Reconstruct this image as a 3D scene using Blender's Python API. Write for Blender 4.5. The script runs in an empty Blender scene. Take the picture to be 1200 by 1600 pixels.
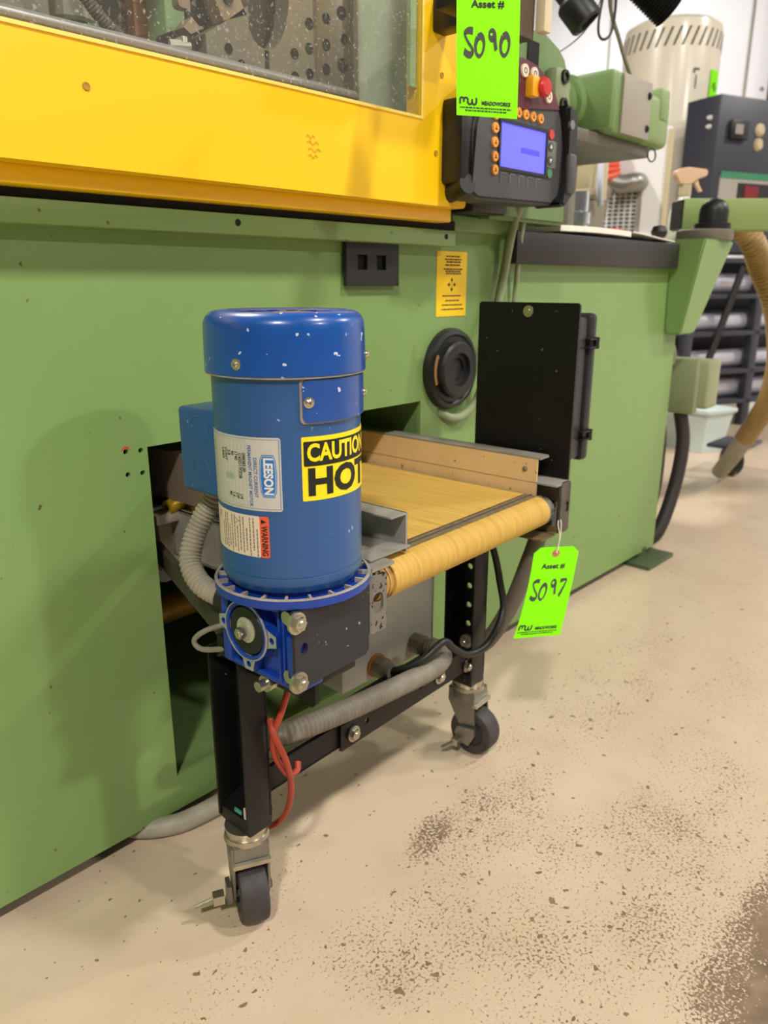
import bpy, bmesh, math, random
from mathutils import Vector, Matrix

random.seed(7)
S = bpy.context.scene
COL = S.collection
PI = math.pi
R = math.radians

# ------------------------------------------------------------------ camera
A43, PIT = R(43.0), R(16.75)
hd = Vector((math.cos(A43), math.sin(A43), 0)); rt = Vector((math.sin(A43), -math.cos(A43), 0)); zz = Vector((0, 0, 1))
fw = hd * math.cos(PIT) - zz * math.sin(PIT); upv = hd * math.sin(PIT) + zz * math.cos(PIT)
cam = bpy.data.cameras.new('camera'); camo = bpy.data.objects.new('camera', cam); COL.objects.link(camo)
camo.matrix_world = Matrix(((rt.x, upv.x, -fw.x, 0), (rt.y, upv.y, -fw.y, 0), (rt.z, upv.z, -fw.z, 0.62), (0, 0, 0, 1)))
cam.sensor_fit = 'HORIZONTAL'; cam.sensor_width = 36.0; cam.lens = 35.7
cam.clip_start = 0.02
cam.dof.use_dof = True; cam.dof.focus_distance = 0.66; cam.dof.aperture_fstop = 11.0
S.camera = camo

# ------------------------------------------------------------------ light and exposure
S.view_settings.view_transform = 'Standard'; S.view_settings.look = 'None'
S.view_settings.gamma = 1.0; S.view_settings.use_curve_mapping = False
S.view_settings.exposure = 0.06
wld = bpy.data.worlds.new('room_light'); S.world = wld; wld.use_nodes = True
wld.node_tree.nodes['Background'].inputs[0].default_value = (1.0, 0.95, 0.87, 1)
wld.node_tree.nodes['Background'].inputs[1].default_value = 0.115
def lamp(name, loc, sx, sy, power, col=(1, 0.95, 0.875), rot=(0, 0, 0)):
    l = bpy.data.lights.new(name, 'AREA'); l.shape = 'RECTANGLE'; l.size = sx; l.size_y = sy
    l.energy = power; l.color = col
    o = bpy.data.objects.new(name, l); COL.objects.link(o); o.location = loc; o.rotation_euler = rot
    return o
lamp('ceiling_lamp', (-1.73, -1.24, 3.2), 0.26, 0.26, 128)
lamp('ceiling_lamp', (1.30, -1.24, 3.2), 0.26, 0.26, 62)
lamp('ceiling_lamp', (4.35, -1.24, 3.2), 0.3, 0.3, 105, (1, 0.97, 0.93))
lamp('ceiling_lamp', (1.62, -3.98, 3.2), 0.26, 0.26, 125)
lamp('ceiling_lamp', (0.6, 2.3, 3.2), 0.3, 0.3, 110)
lamp('ceiling_lamp', (4.7, 3.3, 3.2), 0.3, 0.3, 72, (1, 0.98, 0.96))

# ------------------------------------------------------------------ materials
def lin(c):
    return tuple(((v / 255.0) / 12.92 if v / 255.0 <= 0.04045 else (((v / 255.0) + 0.055) / 1.055) ** 2.4) for v in c)
MATS = {}
def mat(name, col, rough=0.5, metal=0.0, vary=0.0, vscale=8.0, col2=None, bump=0.0, bscale=60.0, specks=None,
        emit=0.0, stretch=None, coat=0.0, alpha=1.0, spec=0.5):
    """principled material; 'vary' mixes towards col2 with a cloudy noise; specks = (colour, scale, threshold)"""
    if name in MATS: return MATS[name]
    m = bpy.data.materials.new(name); m.use_nodes = True
    nt = m.node_tree; b = nt.nodes['Principled BSDF']
    c1 = lin(col) + (1,)
    b.inputs['Base Color'].default_value = c1
    b.inputs['Roughness'].default_value = rough; b.inputs['Metallic'].default_value = metal
    b.inputs['Specular IOR Level'].default_value = spec
    if coat: b.inputs['Coat Weight'].default_value = coat; b.inputs['Coat Roughness'].default_value = 0.15
    if alpha < 1: b.inputs['Alpha'].default_value = alpha
    tc = nt.nodes.new('ShaderNodeTexCoord'); out = None
    src = tc.outputs['Object']
    if stretch:
        mp = nt.nodes.new('ShaderNodeMapping'); mp.inputs['Scale'].default_value = stretch
        nt.links.new(src, mp.inputs[0]); src = mp.outputs[0]
    if vary:
        n = nt.nodes.new('ShaderNodeTexNoise'); n.inputs['Scale'].default_value = vscale; n.inputs['Detail'].default_value = 6
        n.inputs['Roughness'].default_value = 0.65
        nt.links.new(src, n.inputs[0])
        mr = nt.nodes.new('ShaderNodeMapRange'); mr.inputs[1].default_value = 0.35; mr.inputs[2].default_value = 0.7
        mr.inputs[3].default_value = 0; mr.inputs[4].default_value = vary
        nt.links.new(n.outputs[0], mr.inputs[0])
        mx = nt.nodes.new('ShaderNodeMix'); mx.data_type = 'RGBA'
        mx.inputs['A'].default_value = c1; mx.inputs['B'].default_value = lin(col2 or tuple(v * 0.7 for v in col)) + (1,)
        nt.links.new(mr.outputs[0], mx.inputs['Factor']); out = mx.outputs['Result']
    if specks:
        sc, ss, th = specks
        n2 = nt.nodes.new('ShaderNodeTexNoise'); n2.inputs['Scale'].default_value = ss; n2.inputs['Detail'].default_value = 2
        nt.links.new(tc.outputs['Object'], n2.inputs[0])
        gt = nt.nodes.new('ShaderNodeMapRange'); gt.inputs[1].default_value = th; gt.inputs[2].default_value = th + 0.02
        nt.links.new(n2.outputs[0], gt.inputs[0])
        mx2 = nt.nodes.new('ShaderNodeMix'); mx2.data_type = 'RGBA'
        if out: nt.links.new(out, mx2.inputs['A'])
        else: mx2.inputs['A'].default_value = c1
        mx2.inputs['B'].default_value = lin(sc) + (1,)
        nt.links.new(gt.outputs[0], mx2.inputs['Factor']); out = mx2.outputs['Result']
    if out: nt.links.new(out, b.inputs['Base Color'])
    if bump:
        n3 = nt.nodes.new('ShaderNodeTexNoise'); n3.inputs['Scale'].default_value = bscale; n3.inputs['Detail'].default_value = 4
        nt.links.new(src, n3.inputs[0])
        bp = nt.nodes.new('ShaderNodeBump'); bp.inputs['Strength'].default_value = bump; bp.inputs['Distance'].default_value = 0.002
        nt.links.new(n3.outputs[0], bp.inputs['Height']); nt.links.new(bp.outputs[0], b.inputs['Normal'])
    if emit:
        b.inputs['Emission Color'].default_value = c1; b.inputs['Emission Strength'].default_value = emit
    MATS[name] = m
    return m

GREEN = mat('green_machine_paint', (126, 158, 93), 0.42, vary=0.35, vscale=3.0, col2=(114, 146, 82), bump=0.05, bscale=220, specks=((92, 86, 50), 70, 0.722))
GREEN2 = mat('green_casting_paint', (112, 140, 84), 0.45, vary=0.4, vscale=9, col2=(92, 118, 68))
GREENBEAM = mat('green_beam_paint', (138, 158, 92), 0.45, vary=0.3, vscale=5, col2=(124, 146, 84))
GREENGREY = mat('grey_green_paint', (140, 150, 112), 0.55, vary=0.4, vscale=12, col2=(112, 122, 88))
YELLOW = mat('yellow_door_paint', (252, 202, 2), 0.42, vary=0.3, vscale=2.0, col2=(248, 192, 2), bump=0.03, bscale=250, specks=((150, 104, 20), 42, 0.765))
BLUE = mat('blue_motor_paint', (10, 76, 158), 0.3, vary=0.4, vscale=14, col2=(8, 62, 132), specks=((196, 206, 220), 150, 0.69), coat=0.25)
BLUE2 = mat('blue_shell_paint', (32, 84, 146), 0.36, vary=0.5, vscale=12, col2=(42, 80, 120), specks=((150, 165, 185), 150, 0.735), coat=0.15)
BLUE3 = mat('blue_gearbox_paint', (20, 62, 162), 0.38, vary=0.4, vscale=30, col2=(14, 48, 128))
DUST = mat('dusty_metal', (168, 160, 148), 0.75, vary=0.7, vscale=45, col2=(96, 88, 92))
BLACKP = mat('black_powder_coat', (14, 13, 13), 0.42, spec=0.3, vary=0.5, vscale=16, col2=(27, 26, 24), bump=0.05, bscale=300, specks=((110, 104, 98), 130, 0.735))
BLACKPLATE = mat('black_gear_plate', (38, 37, 42), 0.6, vary=0.4, vscale=30, col2=(50, 48, 54), specks=((140, 138, 140), 190, 0.72))
BLACK = mat('black_plastic', (22, 22, 23), 0.45, vary=0.4, vscale=20, col2=(34, 33, 32))
BLACKHOLE = mat('black_recess', (6, 6, 6), 0.8)
RUBBER = mat('dark_rubber', (52, 47, 47), 0.6, vary=0.6, vscale=45, col2=(78, 71, 68))
STEEL = mat('brushed_steel', (150, 148, 142), 0.4, 0.85, vary=0.5, vscale=20, col2=(110, 106, 100))
ZINC = mat('zinc_plated_steel', (198, 192, 176), 0.28, 0.9, vary=0.5, vscale=60, col2=(146, 138, 120))
ALU = mat('grey_channel_steel', (166, 162, 152), 0.45, 0.25, vary=0.6, vscale=22, col2=(112, 106, 98), bump=0.06, bscale=120)
RUST = mat('pitted_steel', (132, 126, 120), 0.6, 0.35, vary=0.4, vscale=40, col2=(106, 100, 96), specks=((40, 32, 28), 170, 0.6))
DARKSTEEL = mat('dark_worn_steel', (74, 68, 66), 0.5, 0.5, vary=0.7, vscale=40, col2=(116, 110, 104))
GREYBOX = mat('grey_enclosure', (176, 174, 164), 0.5, vary=0.5, vscale=12, col2=(146, 140, 128))
CONDUIT = mat('grey_conduit', (134, 128, 114), 0.6, vary=0.7, vscale=50, col2=(100, 94, 80))
FLEX = mat('pale_flex_conduit', (164, 158, 140), 0.55, vary=0.6, vscale=40, col2=(130, 124, 106))
REDHOSE = mat('red_hose', (170, 62, 42), 0.45, vary=0.4, vscale=40, col2=(132, 46, 32))
GUIDE = mat('dusty_tan_guide', (232, 200, 148), 0.65, vary=0.6, vscale=14, col2=(208, 174, 118), specks=((150, 124, 84), 90, 0.71))
BELT = mat('yellow_dusty_belt', (214, 176, 84), 0.75, vary=0.85, vscale=9, col2=(186, 142, 60), stretch=(30, 1.5, 2.0), bump=0.35, bscale=90)
LACE = mat('belt_lacing', (146, 128, 98), 0.6, vary=0.8, vscale=120, col2=(96, 84, 66))
SCREEN = mat('blue_screen', (92, 92, 255), 0.3, emit=0.85)
ORANGE = mat('orange_button', (240, 158, 60), 0.5)
WHITE = mat('white_paint', (226, 224, 222), 0.5, vary=0.25, vscale=2, col2=(212, 212, 214))
WALLW = mat('white_wall_panel', (238, 238, 242), 0.45, vary=0.2, vscale=1, col2=(228, 228, 234))
LAV = mat('pale_lavender_panel', (206, 206, 226), 0.5, vary=0.2, vscale=3, col2=(196, 196, 216))
CREAM = mat('cream_enamel', (226, 216, 196), 0.3, vary=0.25, vscale=4, col2=(210, 200, 178), coat=0.3)
BEIGE = mat('beige_panel', (196, 182, 146), 0.5, vary=0.4, vscale=9, col2=(168, 154, 120))
SLATE = mat('dark_slate_cabinet', (58, 59, 70), 0.42, vary=0.3, vscale=4, col2=(50, 50, 58))
CHAR = mat('charcoal_plastic', (70, 70, 73), 0.5, vary=0.3, vscale=24, col2=(60, 60, 62))
MAROON = mat('maroon_plastic', (92, 38, 50), 0.5, vary=0.2, vscale=20, col2=(80, 34, 44))
REDBTN = mat('red_button', (196, 40, 40), 0.35)
YELBTN = mat('yellow_plastic', (236, 168, 24), 0.45)
TAGC = mat('neon_green_card', (140, 250, 0), 0.65, spec=0.15)
INK = mat('black_ink', (14, 20, 10), 0.6)
INKBROWN = mat('marker_ink', (44, 48, 26), 0.55)
GROMMET = mat('fibre_grommet', (190, 120, 92), 0.7)
LBLSILVER = mat('silver_nameplate', (206, 204, 200), 0.38, 0.2, vary=0.4, vscale=30, col2=(186, 188, 172))
LBLBLUE = mat('label_blue', (32, 116, 190), 0.45)
LBLTEXT = mat('label_blue_print', (64, 104, 166), 0.5)
LBLDARK = mat('label_dark_print', (34, 40, 36), 0.5)
LBLGREEN = mat('label_pale_green_print', (156, 176, 150), 0.5)
LBLCREAM = mat('cream_label', (226, 212, 190), 0.5, vary=0.3, vscale=20, col2=(208, 192, 168))
LBLORANGE = mat('orange_label_band', (230, 92, 58), 0.5)
LBLYEL = mat('caution_yellow', (250, 224, 18), 0.4)
STICK = mat('yellow_sticker', (250, 206, 8), 0.45, vary=0.2, vscale=20, col2=(242, 192, 6))
TANHOSE = mat('tan_hose', (160, 132, 80), 0.5, vary=0.5, vscale=18, col2=(150, 114, 60))
COPPER = mat('tan_orange_board', (226, 160, 112), 0.55, vary=0.6, vscale=14, col2=(200, 136, 92))
PLATEN = mat('machined_platen', (176, 166, 154), 0.4, 0.45, vary=0.6, vscale=9, col2=(140, 130, 126), bump=0.04, bscale=40)
DARKMECH = mat('dark_mechanism', (64, 56, 58), 0.6, 0.2, vary=0.8, vscale=22, col2=(104, 94, 92), specks=((190, 186, 182), 110, 0.66))
GREYPL = mat('warm_grey_plate', (156, 148, 136), 0.5, vary=0.3, vscale=7, col2=(140, 134, 122))
PAPER = mat('white_paper', (234, 230, 218), 0.7)
ORHOSE = mat('orange_red_hose', (222, 92, 66), 0.5)
PALEBLUE = mat('pale_plastic_bin', (196, 210, 208), 0.5)
SKIN = mat('peach_plastic', (230, 192, 160), 0.5)
BROWN = mat('brown_post', (84, 62, 44), 0.6)
OLIVE = mat('olive_shaft', (150, 112, 36), 0.5, 0.3, vary=0.6, vscale=30, col2=(90, 66, 24))
YELFIT = mat('yellow_brass', (196, 160, 36), 0.4, 0.4, vary=0.5, vscale=40, col2=(140, 104, 20))

def glass_mat():
    m = bpy.data.materials.new('dusty_window_sheet'); m.use_nodes = True
    nt = m.node_tree; nt.nodes.remove(nt.nodes['Principled BSDF']); o = nt.nodes['Material Output']
    tr = nt.nodes.new('ShaderNodeBsdfTransparent'); tr.inputs[0].default_value = (0.93, 0.95, 0.92, 1)
    gl = nt.nodes.new('ShaderNodeBsdfGlossy'); gl.inputs['Roughness'].default_value = 0.08
    df = nt.nodes.new('ShaderNodeBsdfDiffuse'); df.inputs[0].default_value = (0.75, 0.72, 0.68, 1)
    fr = nt.nodes.new('ShaderNodeValue'); fr.outputs[0].default_value = 0.05
    m1 = nt.nodes.new('ShaderNodeMixShader'); m2 = nt.nodes.new('ShaderNodeMixShader')
    nt.links.new(fr.outputs[0], m1.inputs[0]); nt.links.new(tr.outputs[0], m1.inputs[1]); nt.links.new(gl.outputs[0], m1.inputs[2])
    tc = nt.nodes.new('ShaderNodeTexCoord')
    n = nt.nodes.new('ShaderNodeTexNoise'); n.inputs['Scale'].default_value = 290; n.inputs['Detail'].default_value = 2
    nt.links.new(tc.outputs['Object'], n.inputs[0])
    mr = nt.nodes.new('ShaderNodeMapRange'); mr.inputs[1].default_value = 0.64; mr.inputs[2].default_value = 0.74
    mr.inputs[3].default_value = 0.03; mr.inputs[4].default_value = 0.38
    nt.links.new(n.outputs[0], mr.inputs[0]); nt.links.new(mr.outputs[0], m2.inputs[0])
    nt.links.new(m1.outputs[0], m2.inputs[1]); nt.links.new(df.outputs[0], m2.inputs[2]); nt.links.new(m2.outputs[0], o.inputs[0])
    return m
PANE = glass_mat()

def floor_mat():
    m = bpy.data.materials.new('worn_painted_concrete'); m.use_nodes = True
    nt = m.node_tree; b = nt.nodes['Principled BSDF']; L = nt.links.new
    tc = nt.nodes.new('ShaderNodeTexCoord'); co = tc.outputs['Object']
    def noise(scale, detail=4, rough=0.6, src=co):
        n = nt.nodes.new('ShaderNodeTexNoise'); n.inputs['Scale'].default_value = scale; n.inputs['Detail'].default_value = detail
        n.inputs['Roughness'].default_value = rough; L(src, n.inputs[0]); return n.outputs[0]
    def rng(src, a, bb, c=0.0, d=1.0):
        n = nt.nodes.new('ShaderNodeMapRange'); n.inputs[1].default_value = a; n.inputs[2].default_value = bb
        n.inputs[3].default_value = c; n.inputs[4].default_value = d; L(src, n.inputs[0]); return n.outputs[0]
    def math_(op, a, bb):
        n = nt.nodes.new('ShaderNodeMath'); n.operation = op
        for i, v in enumerate((a, bb)):
            if isinstance(v, (int, float)): n.inputs[i].default_value = v
            else: L(v, n.inputs[i])
        return n.outputs[0]
    def mix(f, a, bb):
        n = nt.nodes.new('ShaderNodeMix'); n.data_type = 'RGBA'
        if isinstance(f, float): n.inputs['Factor'].default_value = f
        else: L(f, n.inputs['Factor'])
        for k, v in (('A', a), ('B', bb)):
            if isinstance(v, tuple): n.inputs[k].default_value = lin(v) + (1,)
            else: L(v, n.inputs[k])
        return n.outputs['Result']
    # wear patches where the paint has been scuffed through: (x, y, rx, ry, angle, weight)
    def patch(x, y, rx, ry, ang, w):
        mp = nt.nodes.new('ShaderNodeMapping'); mp.vector_type = 'TEXTURE'
        mp.inputs['Location'].default_value = (x, y, 0); mp.inputs['Rotation'].default_value = (0, 0, R(ang))
        mp.inputs['Scale'].default_value = (rx, ry, 1)
        L(co, mp.inputs[0])
        ln = nt.nodes.new('ShaderNodeVectorMath'); ln.operation = 'LENGTH'; L(mp.outputs[0], ln.inputs[0])
        n = nt.nodes.new('ShaderNodeMapRange'); n.interpolation_type = 'SMOOTHSTEP'; n.inputs[1].default_value = 0.25; n.inputs[2].default_value = 1.1
        n.inputs[3].default_value = w; n.inputs[4].default_value = 0.0; L(ln.outputs['Value'], n.inputs[0]); return n.outputs[0]
    tot = None
    for p in PATCHES:
        v = patch(*p); tot = v if tot is None else math_('MAXIMUM', tot, v)
    big = rng(noise(9.0, 5, 0.7), 0.3, 0.7, 0.35, 1.35)
    dens = math_('ADD', math_('MULTIPLY', tot, big), 0.12)
    fine = noise(310, 3, 0.6)
    fleck = noise(85, 2, 0.5)
    # fine worn grain: threshold falls as density rises
    th = math_('SUBTRACT', 0.715, math_('MULTIPLY', dens, 0.26))
    grain = rng(math_('SUBTRACT', fine, th), 0.0, 0.085)
    th2 = math_('SUBTRACT', 0.712, math_('MULTIPLY', dens, 0.075))
    spots = rng(math_('SUBTRACT', fleck, th2), 0.0, 0.015)
    mask = math_('MAXIMUM', grain, spots)
    base = mix(rng(noise(2.2, 5), 0.35, 0.7), (208, 188, 162), (198, 176, 150))
    base = mix(rng(noise(14, 4), 0.5, 0.8, 0, 0.5), base, (188, 166, 140))
    brown = mix(rng(noise(40, 3), 0.3, 0.7), (112, 96, 78), (146, 124, 100))
    colr = mix(mask, base, brown)
    L(colr, b.inputs['Base Color'])
    L(mix(mask, (118, 118, 118), (150, 150, 150)), b.inputs['Roughness'])
    b.inputs['Roughness'].default_value = 0.4
    bp = nt.nodes.new('ShaderNodeBump'); bp.inputs['Strength'].default_value = 0.25; bp.inputs['Distance'].default_value = 0.001
    inv = math_('SUBTRACT', 1.0, mask); L(inv, bp.inputs['Height']); L(bp.outputs[0], b.inputs['Normal'])
    return m
PATCHES = [(0.72, 0.075, 0.42, 0.135, 0, 1.9), (0.70, 0.215, 0.28, 0.075, -4, 0.66), (0.585, 0.468, 0.075, 0.035, 12, 1.15), (0.66, 0.43, 0.21, 0.085, 8, 0.80),
           (0.62, 0.33, 0.26, 0.08, 8, 0.55), (0.84, 0.28, 0.28, 0.10, -5, 0.62), (0.46, 0.38, 0.15, 0.10, -30, 0.66), (0.50, 0.26, 0.20, 0.09, 0, 0.62),
           (1.05, 0.48, 0.42, 0.13, 5, 0.50), (1.15, 0.32, 0.40, 0.13, 0, 0.42), (0.30, 0.47, 0.14, 0.07, 0, 0.36), (0.42, 0.55, 0.14, 0.06, 10, 0.34), (0.80, 0.53, 0.16, 0.06, 10, 0.45)]

# ------------------------------------------------------------------ geometry helpers
ROOTM = {}
def thing(name, label, cat, loc=(0, 0, 0), rotz=0.0, group=None):
    o = bpy.data.objects.new(name, None); COL.objects.link(o)
    o.empty_display_size = 0.05
    o.location = loc; o.rotation_euler = (0, 0, rotz)
    o['label'] = label; o['category'] = cat
    if group: o['group'] = group
    ROOTM[o.name] = Matrix.Translation(Vector(loc)) @ Matrix.Rotation(rotz, 4, 'Z')
    return o
def tag(o, label, cat, group=None):
    o['label'] = label; o['category'] = cat
    if group: o['group'] = group
    return o
def rootmat(o):
    while o.parent: o = o.parent
    return ROOTM.get(o.name, Matrix.Identity(4))

def crspline(pts, n=8):
    P = [Vector(p) for p in pts]; out = []
    if len(P) < 3:
        return P
    Q = [P[0] * 2 - P[1]] + P + [P[-1] * 2 - P[-2]]
    for i in range(1, len(Q) - 2):
        for k in range(n):
            t = k / n
            a, b_, c, d = Q[i - 1], Q[i], Q[i + 1], Q[i + 2]
            out.append(0.5 * ((2 * b_) + (c - a) * t + (2 * a - 5 * b_ + 4 * c - d) * t * t + (3 * b_ - a - 3 * c + d) * t ** 3))
    out.append(P[-1]); return out

class MB:
    def __init__(s): s.bm = bmesh.new()
    def box(s, lo, hi, bevel=0.0, seg=2, M=None):
        lo = Vector(lo); hi = Vector(hi); c = (lo + hi) / 2; d = hi - lo
        r = bmesh.ops.create_cube(s.bm, size=1.0)
        vs = r['verts']
        for v in vs: v.co = Vector((v.co.x * d.x, v.co.y * d.y, v.co.z * d.z)) + c
        if bevel > 0:
            es = list({e for v in vs for e in v.link_edges})
            rr = bmesh.ops.bevel(s.bm, geom=es, offset=min(bevel, 0.49 * min(d)), segments=seg, affect='EDGES', profile=0.5)
            vs = list({v for f in rr['faces'] for v in f.verts} | {v for v in vs if v.is_valid})
        if M is not None:
            for v in vs: v.co = M @ v.co
        return s
    def cyl(s, p0, p1, r0, r1=None, seg=24, cap=True):
        p0 = Vector(p0); p1 = Vector(p1); r1 = r0 if r1 is None else r1
        ax = (p1 - p0).normalized(); q = ax.to_track_quat('Z', 'Y'); e1 = q @ Vector((1, 0, 0)); e2 = q @ Vector((0, 1, 0))
        A, B = [], []
        for i in range(seg):
            a = 2 * PI * i / seg; d = e1 * math.cos(a) + e2 * math.sin(a)
            A.append(s.bm.verts.new(p0 + d * r0)); B.append(s.bm.verts.new(p1 + d * r1))
        for i in range(seg):
            j = (i + 1) % seg; s.bm.faces.new((A[i], A[j], B[j], B[i]))
        if cap: s.bm.faces.new(A[::-1]); s.bm.faces.new(B)
        return s
    def lathe(s, prof, org, axis=(0, 0, 1), seg=48, ref=None):
        """prof: list of (radius, height along axis)"""
        org = Vector(org); ax = Vector(axis).normalized(); q = ax.to_track_quat('Z', 'Y'); e1 = q @ Vector((1, 0, 0)); e2 = q @ Vector((0, 1, 0))
        rings = []
        for r, h in prof:
            if r < 1e-6: rings.append([s.bm.verts.new(org + ax * h)]); continue
            rings.append([s.bm.verts.new(org + ax * h + (e1 * math.cos(2 * PI * i / seg) + e2 * math.sin(2 * PI * i / seg)) * r) for i in range(seg)])
        for a, b_ in zip(rings, rings[1:]):
            for i in range(seg):
                j = (i + 1) % seg
                if len(a) == 1 and len(b_) == 1: continue
                if len(a) == 1: s.bm.faces.new((a[0], b_[i], b_[j]))
                elif len(b_) == 1: s.bm.faces.new((a[i], a[j], b_[0]))
                else: s.bm.faces.new((a[i], a[j], b_[j], b_[i]))
        return s
    def tube(s, pts, r, seg=12, n=8, rib=None, cap=True, raw=False):
        P = [Vector(p) for p in pts] if raw else crspline(pts, n)
        if rib:   # resample at even steps, radius swings each half pitch
            pitch, amp = rib
            ln = [0.0]
            for a, b_ in zip(P, P[1:]): ln.append(ln[-1] + (b_ - a).length)
            N = max(4, int(ln[-1] / (pitch / 4))); Q = []; k = 0
            for i in range(N + 1):
                d = ln[-1] * i / N
                while k < len(ln) - 2 and ln[k + 1] < d: k += 1
                t = (d - ln[k]) / max(1e-9, ln[k + 1] - ln[k]); Q.append(P[k].lerp(P[k + 1], min(1, t)))
            P = Q; rad = [r + amp * (1, 0.3, -1, 0.3)[i % 4] for i in range(len(P))]
        else:
            rad = [r(i / (len(P) - 1)) if callable(r) else r for i in range(len(P))]
        T = [(P[min(i + 1, len(P) - 1)] - P[max(i - 1, 0)]).normalized() for i in range(len(P))]
        nrm = T[0].orthogonal().normalized(); rings = []
        for i, p in enumerate(P):
            nrm = (nrm - T[i] * nrm.dot(T[i])).normalized(); bi = T[i].cross(nrm)
            rings.append([s.bm.verts.new(p + (nrm * math.cos(2 * PI * k / seg) + bi * math.sin(2 * PI * k / seg)) * rad[i]) for k in range(seg)])
        for a, b_ in zip(rings, rings[1:]):
            for i in range(seg):
                j = (i + 1) % seg; s.bm.faces.new((a[i], a[j], b_[j], b_[i]))
        if cap: s.bm.faces.new(rings[0][::-1]); s.bm.faces.new(rings[-1])
        return s
    def prism(s, poly, fn, d0, d1):
        """poly of 2-D points extruded between depths d0 and d1; fn(a, b, d) -> point"""
        A = [s.bm.verts.new(fn(a, b_, d0)) for a, b_ in poly]; B = [s.bm.verts.new(fn(a, b_, d1)) for a, b_ in poly]
        n = len(poly)
        s.bm.faces.new(A[::-1]); s.bm.faces.new(B)
        for i in range(n): s.bm.faces.new((A[i], A[(i + 1) % n], B[(i + 1) % n], B[i]))
        return s
    def hull(s, pts):
        vs = [s.bm.verts.new(p) for p in pts]
        bmesh.ops.convex_hull(s.bm, input=vs); return s
    def plate(s, loops, thick, M):
        """flat plate with holes: loops of 2-D points (outer first), centred on its plane, moved by M"""
        cu = bpy.data.curves.new('tmp', 'CURVE'); cu.dimensions = '2D'; cu.fill_mode = 'BOTH'; cu.extrude = thick / 2
        for lp in loops:
            sp = cu.splines.new('POLY'); sp.points.add(len(lp) - 1); sp.use_cyclic_u = True
            for p, q in zip(sp.points, lp): p.co = (q[0], q[1], 0, 1)
        s.curve(cu, M); return s
    def curve(s, cu, M=None, fn=None, slices=None):
        o = bpy.data.objects.new('tmp', cu); COL.objects.link(o)
        dg = bpy.context.evaluated_depsgraph_get(); dg.update()
        me = bpy.data.meshes.new_from_object(o.evaluated_get(dg))
        t = bmesh.new(); t.from_mesh(me)
        if slices:
            x0 = min((v.co.x for v in t.verts), default=0); x1 = max((v.co.x for v in t.verts), default=0)
            y0 = min((v.co.y for v in t.verts), default=0); y1 = max((v.co.y for v in t.verts), default=0)
            for a, b_, nn in ((x0, x1, Vector((1, 0, 0))), (y0, y1, Vector((0, 1, 0)))):
                k = int((b_ - a) / slices)
                for i in range(1, k + 1):
                    bmesh.ops.bisect_plane(t, geom=t.verts[:] + t.edges[:] + t.faces[:], plane_co=nn * (a + (b_ - a) * i / (k + 1)), plane_no=nn)
        for v in t.verts:
            if fn: v.co = fn(v.co.x, v.co.y)
            elif M is not None: v.co = M @ v.co
        me2 = bpy.data.meshes.new('tmp'); t.to_mesh(me2); t.free(); s.bm.from_mesh(me2)
        bpy.data.objects.remove(o); bpy.data.meshes.remove(me); bpy.data.meshes.remove(me2); bpy.data.curves.remove(cu)
    def text(s, txt, size, fn, bold=0.0, xs=1.0, slices=None, align='CENTER', shear=0.0, width=None):
        cu = bpy.data.curves.new('tmp', 'FONT'); cu.body = txt; cu.size = size; cu.align_x = align; cu.align_y = 'CENTER'
        cu.offset = bold; cu.shear = shear; cu.resolution_u = 3
        if width:
            o = bpy.data.objects.new('tmp', cu); COL.objects.link(o); bpy.context.view_layer.update()
            xs = width / max(1e-6, o.dimensions.x); bpy.data.objects.remove(o)
        s.curve(cu, fn=lambda x, y: fn(x * xs, y), slices=slices); return s
    def quad(s, fn, a0, a1, b0, b1, na=1, nb=1):
        g = [[s.bm.verts.new(fn(a0 + (a1 - a0) * i / na, b0 + (b1 - b0) * j / nb)) for j in range(nb + 1)] for i in range(na + 1)]
        for i in range(na):
            for j in range(nb): s.bm.faces.new((g[i][j], g[i + 1][j], g[i + 1][j + 1], g[i][j + 1]))
        return s
    def slab(s, fn, a0, a1, b0, b1, na=1, nb=1, d0=0.0, d1=0.001):
        """thin curved sheet with thickness: fn(a, b, d)"""
        top = [[s.bm.verts.new(fn(a0 + (a1 - a0) * i / na, b0 + (b1 - b0) * j / nb, d1)) for j in range(nb + 1)] for i in range(na + 1)]
        bot = [[s.bm.verts.new(fn(a0 + (a1 - a0) * i / na, b0 + (b1 - b0) * j / nb, d0)) for j in range(nb + 1)] for i in range(na + 1)]
        for i in range(na):
            for j in range(nb):
                s.bm.faces.new((top[i][j], top[i + 1][j], top[i + 1][j + 1], top[i][j + 1]))
                s.bm.faces.new((bot[i][j], bot[i][j + 1], bot[i + 1][j + 1], bot[i + 1][j]))
        for i in range(na):
            for j in (0, nb): s.bm.faces.new((top[i][j], top[i + 1][j], bot[i + 1][j], bot[i][j]))
        for j in range(nb):
            for i in (0, na): s.bm.faces.new((top[i][j], top[i][j + 1], bot[i][j + 1], bot[i][j]))
        return s
    def ribbon(s, pts, w, fn, n=8, wf=None):
        """pen stroke: 2-D centre line turned into a flat ribbon, mapped by fn(a, b)"""
        P = [Vector((p[0], p[1], 0)) for p in pts]; P = crspline(P, n); L_, Rr = [], []
        for i, p in enumerate(P):
            t = (P[min(i + 1, len(P) - 1)] - P[max(i - 1, 0)]).normalized(); q = Vector((-t.y, t.x, 0))
            ww = (wf(i / (len(P) - 1)) if wf else 1) * w / 2
            L_.append(s.bm.verts.new(fn(*(p + q * ww)[:2]))); Rr.append(s.bm.verts.new(fn(*(p - q * ww)[:2])))
        for i in range(len(P) - 1): s.bm.faces.new((L_[i], L_[i + 1], Rr[i + 1], Rr[i]))
        return s
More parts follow.
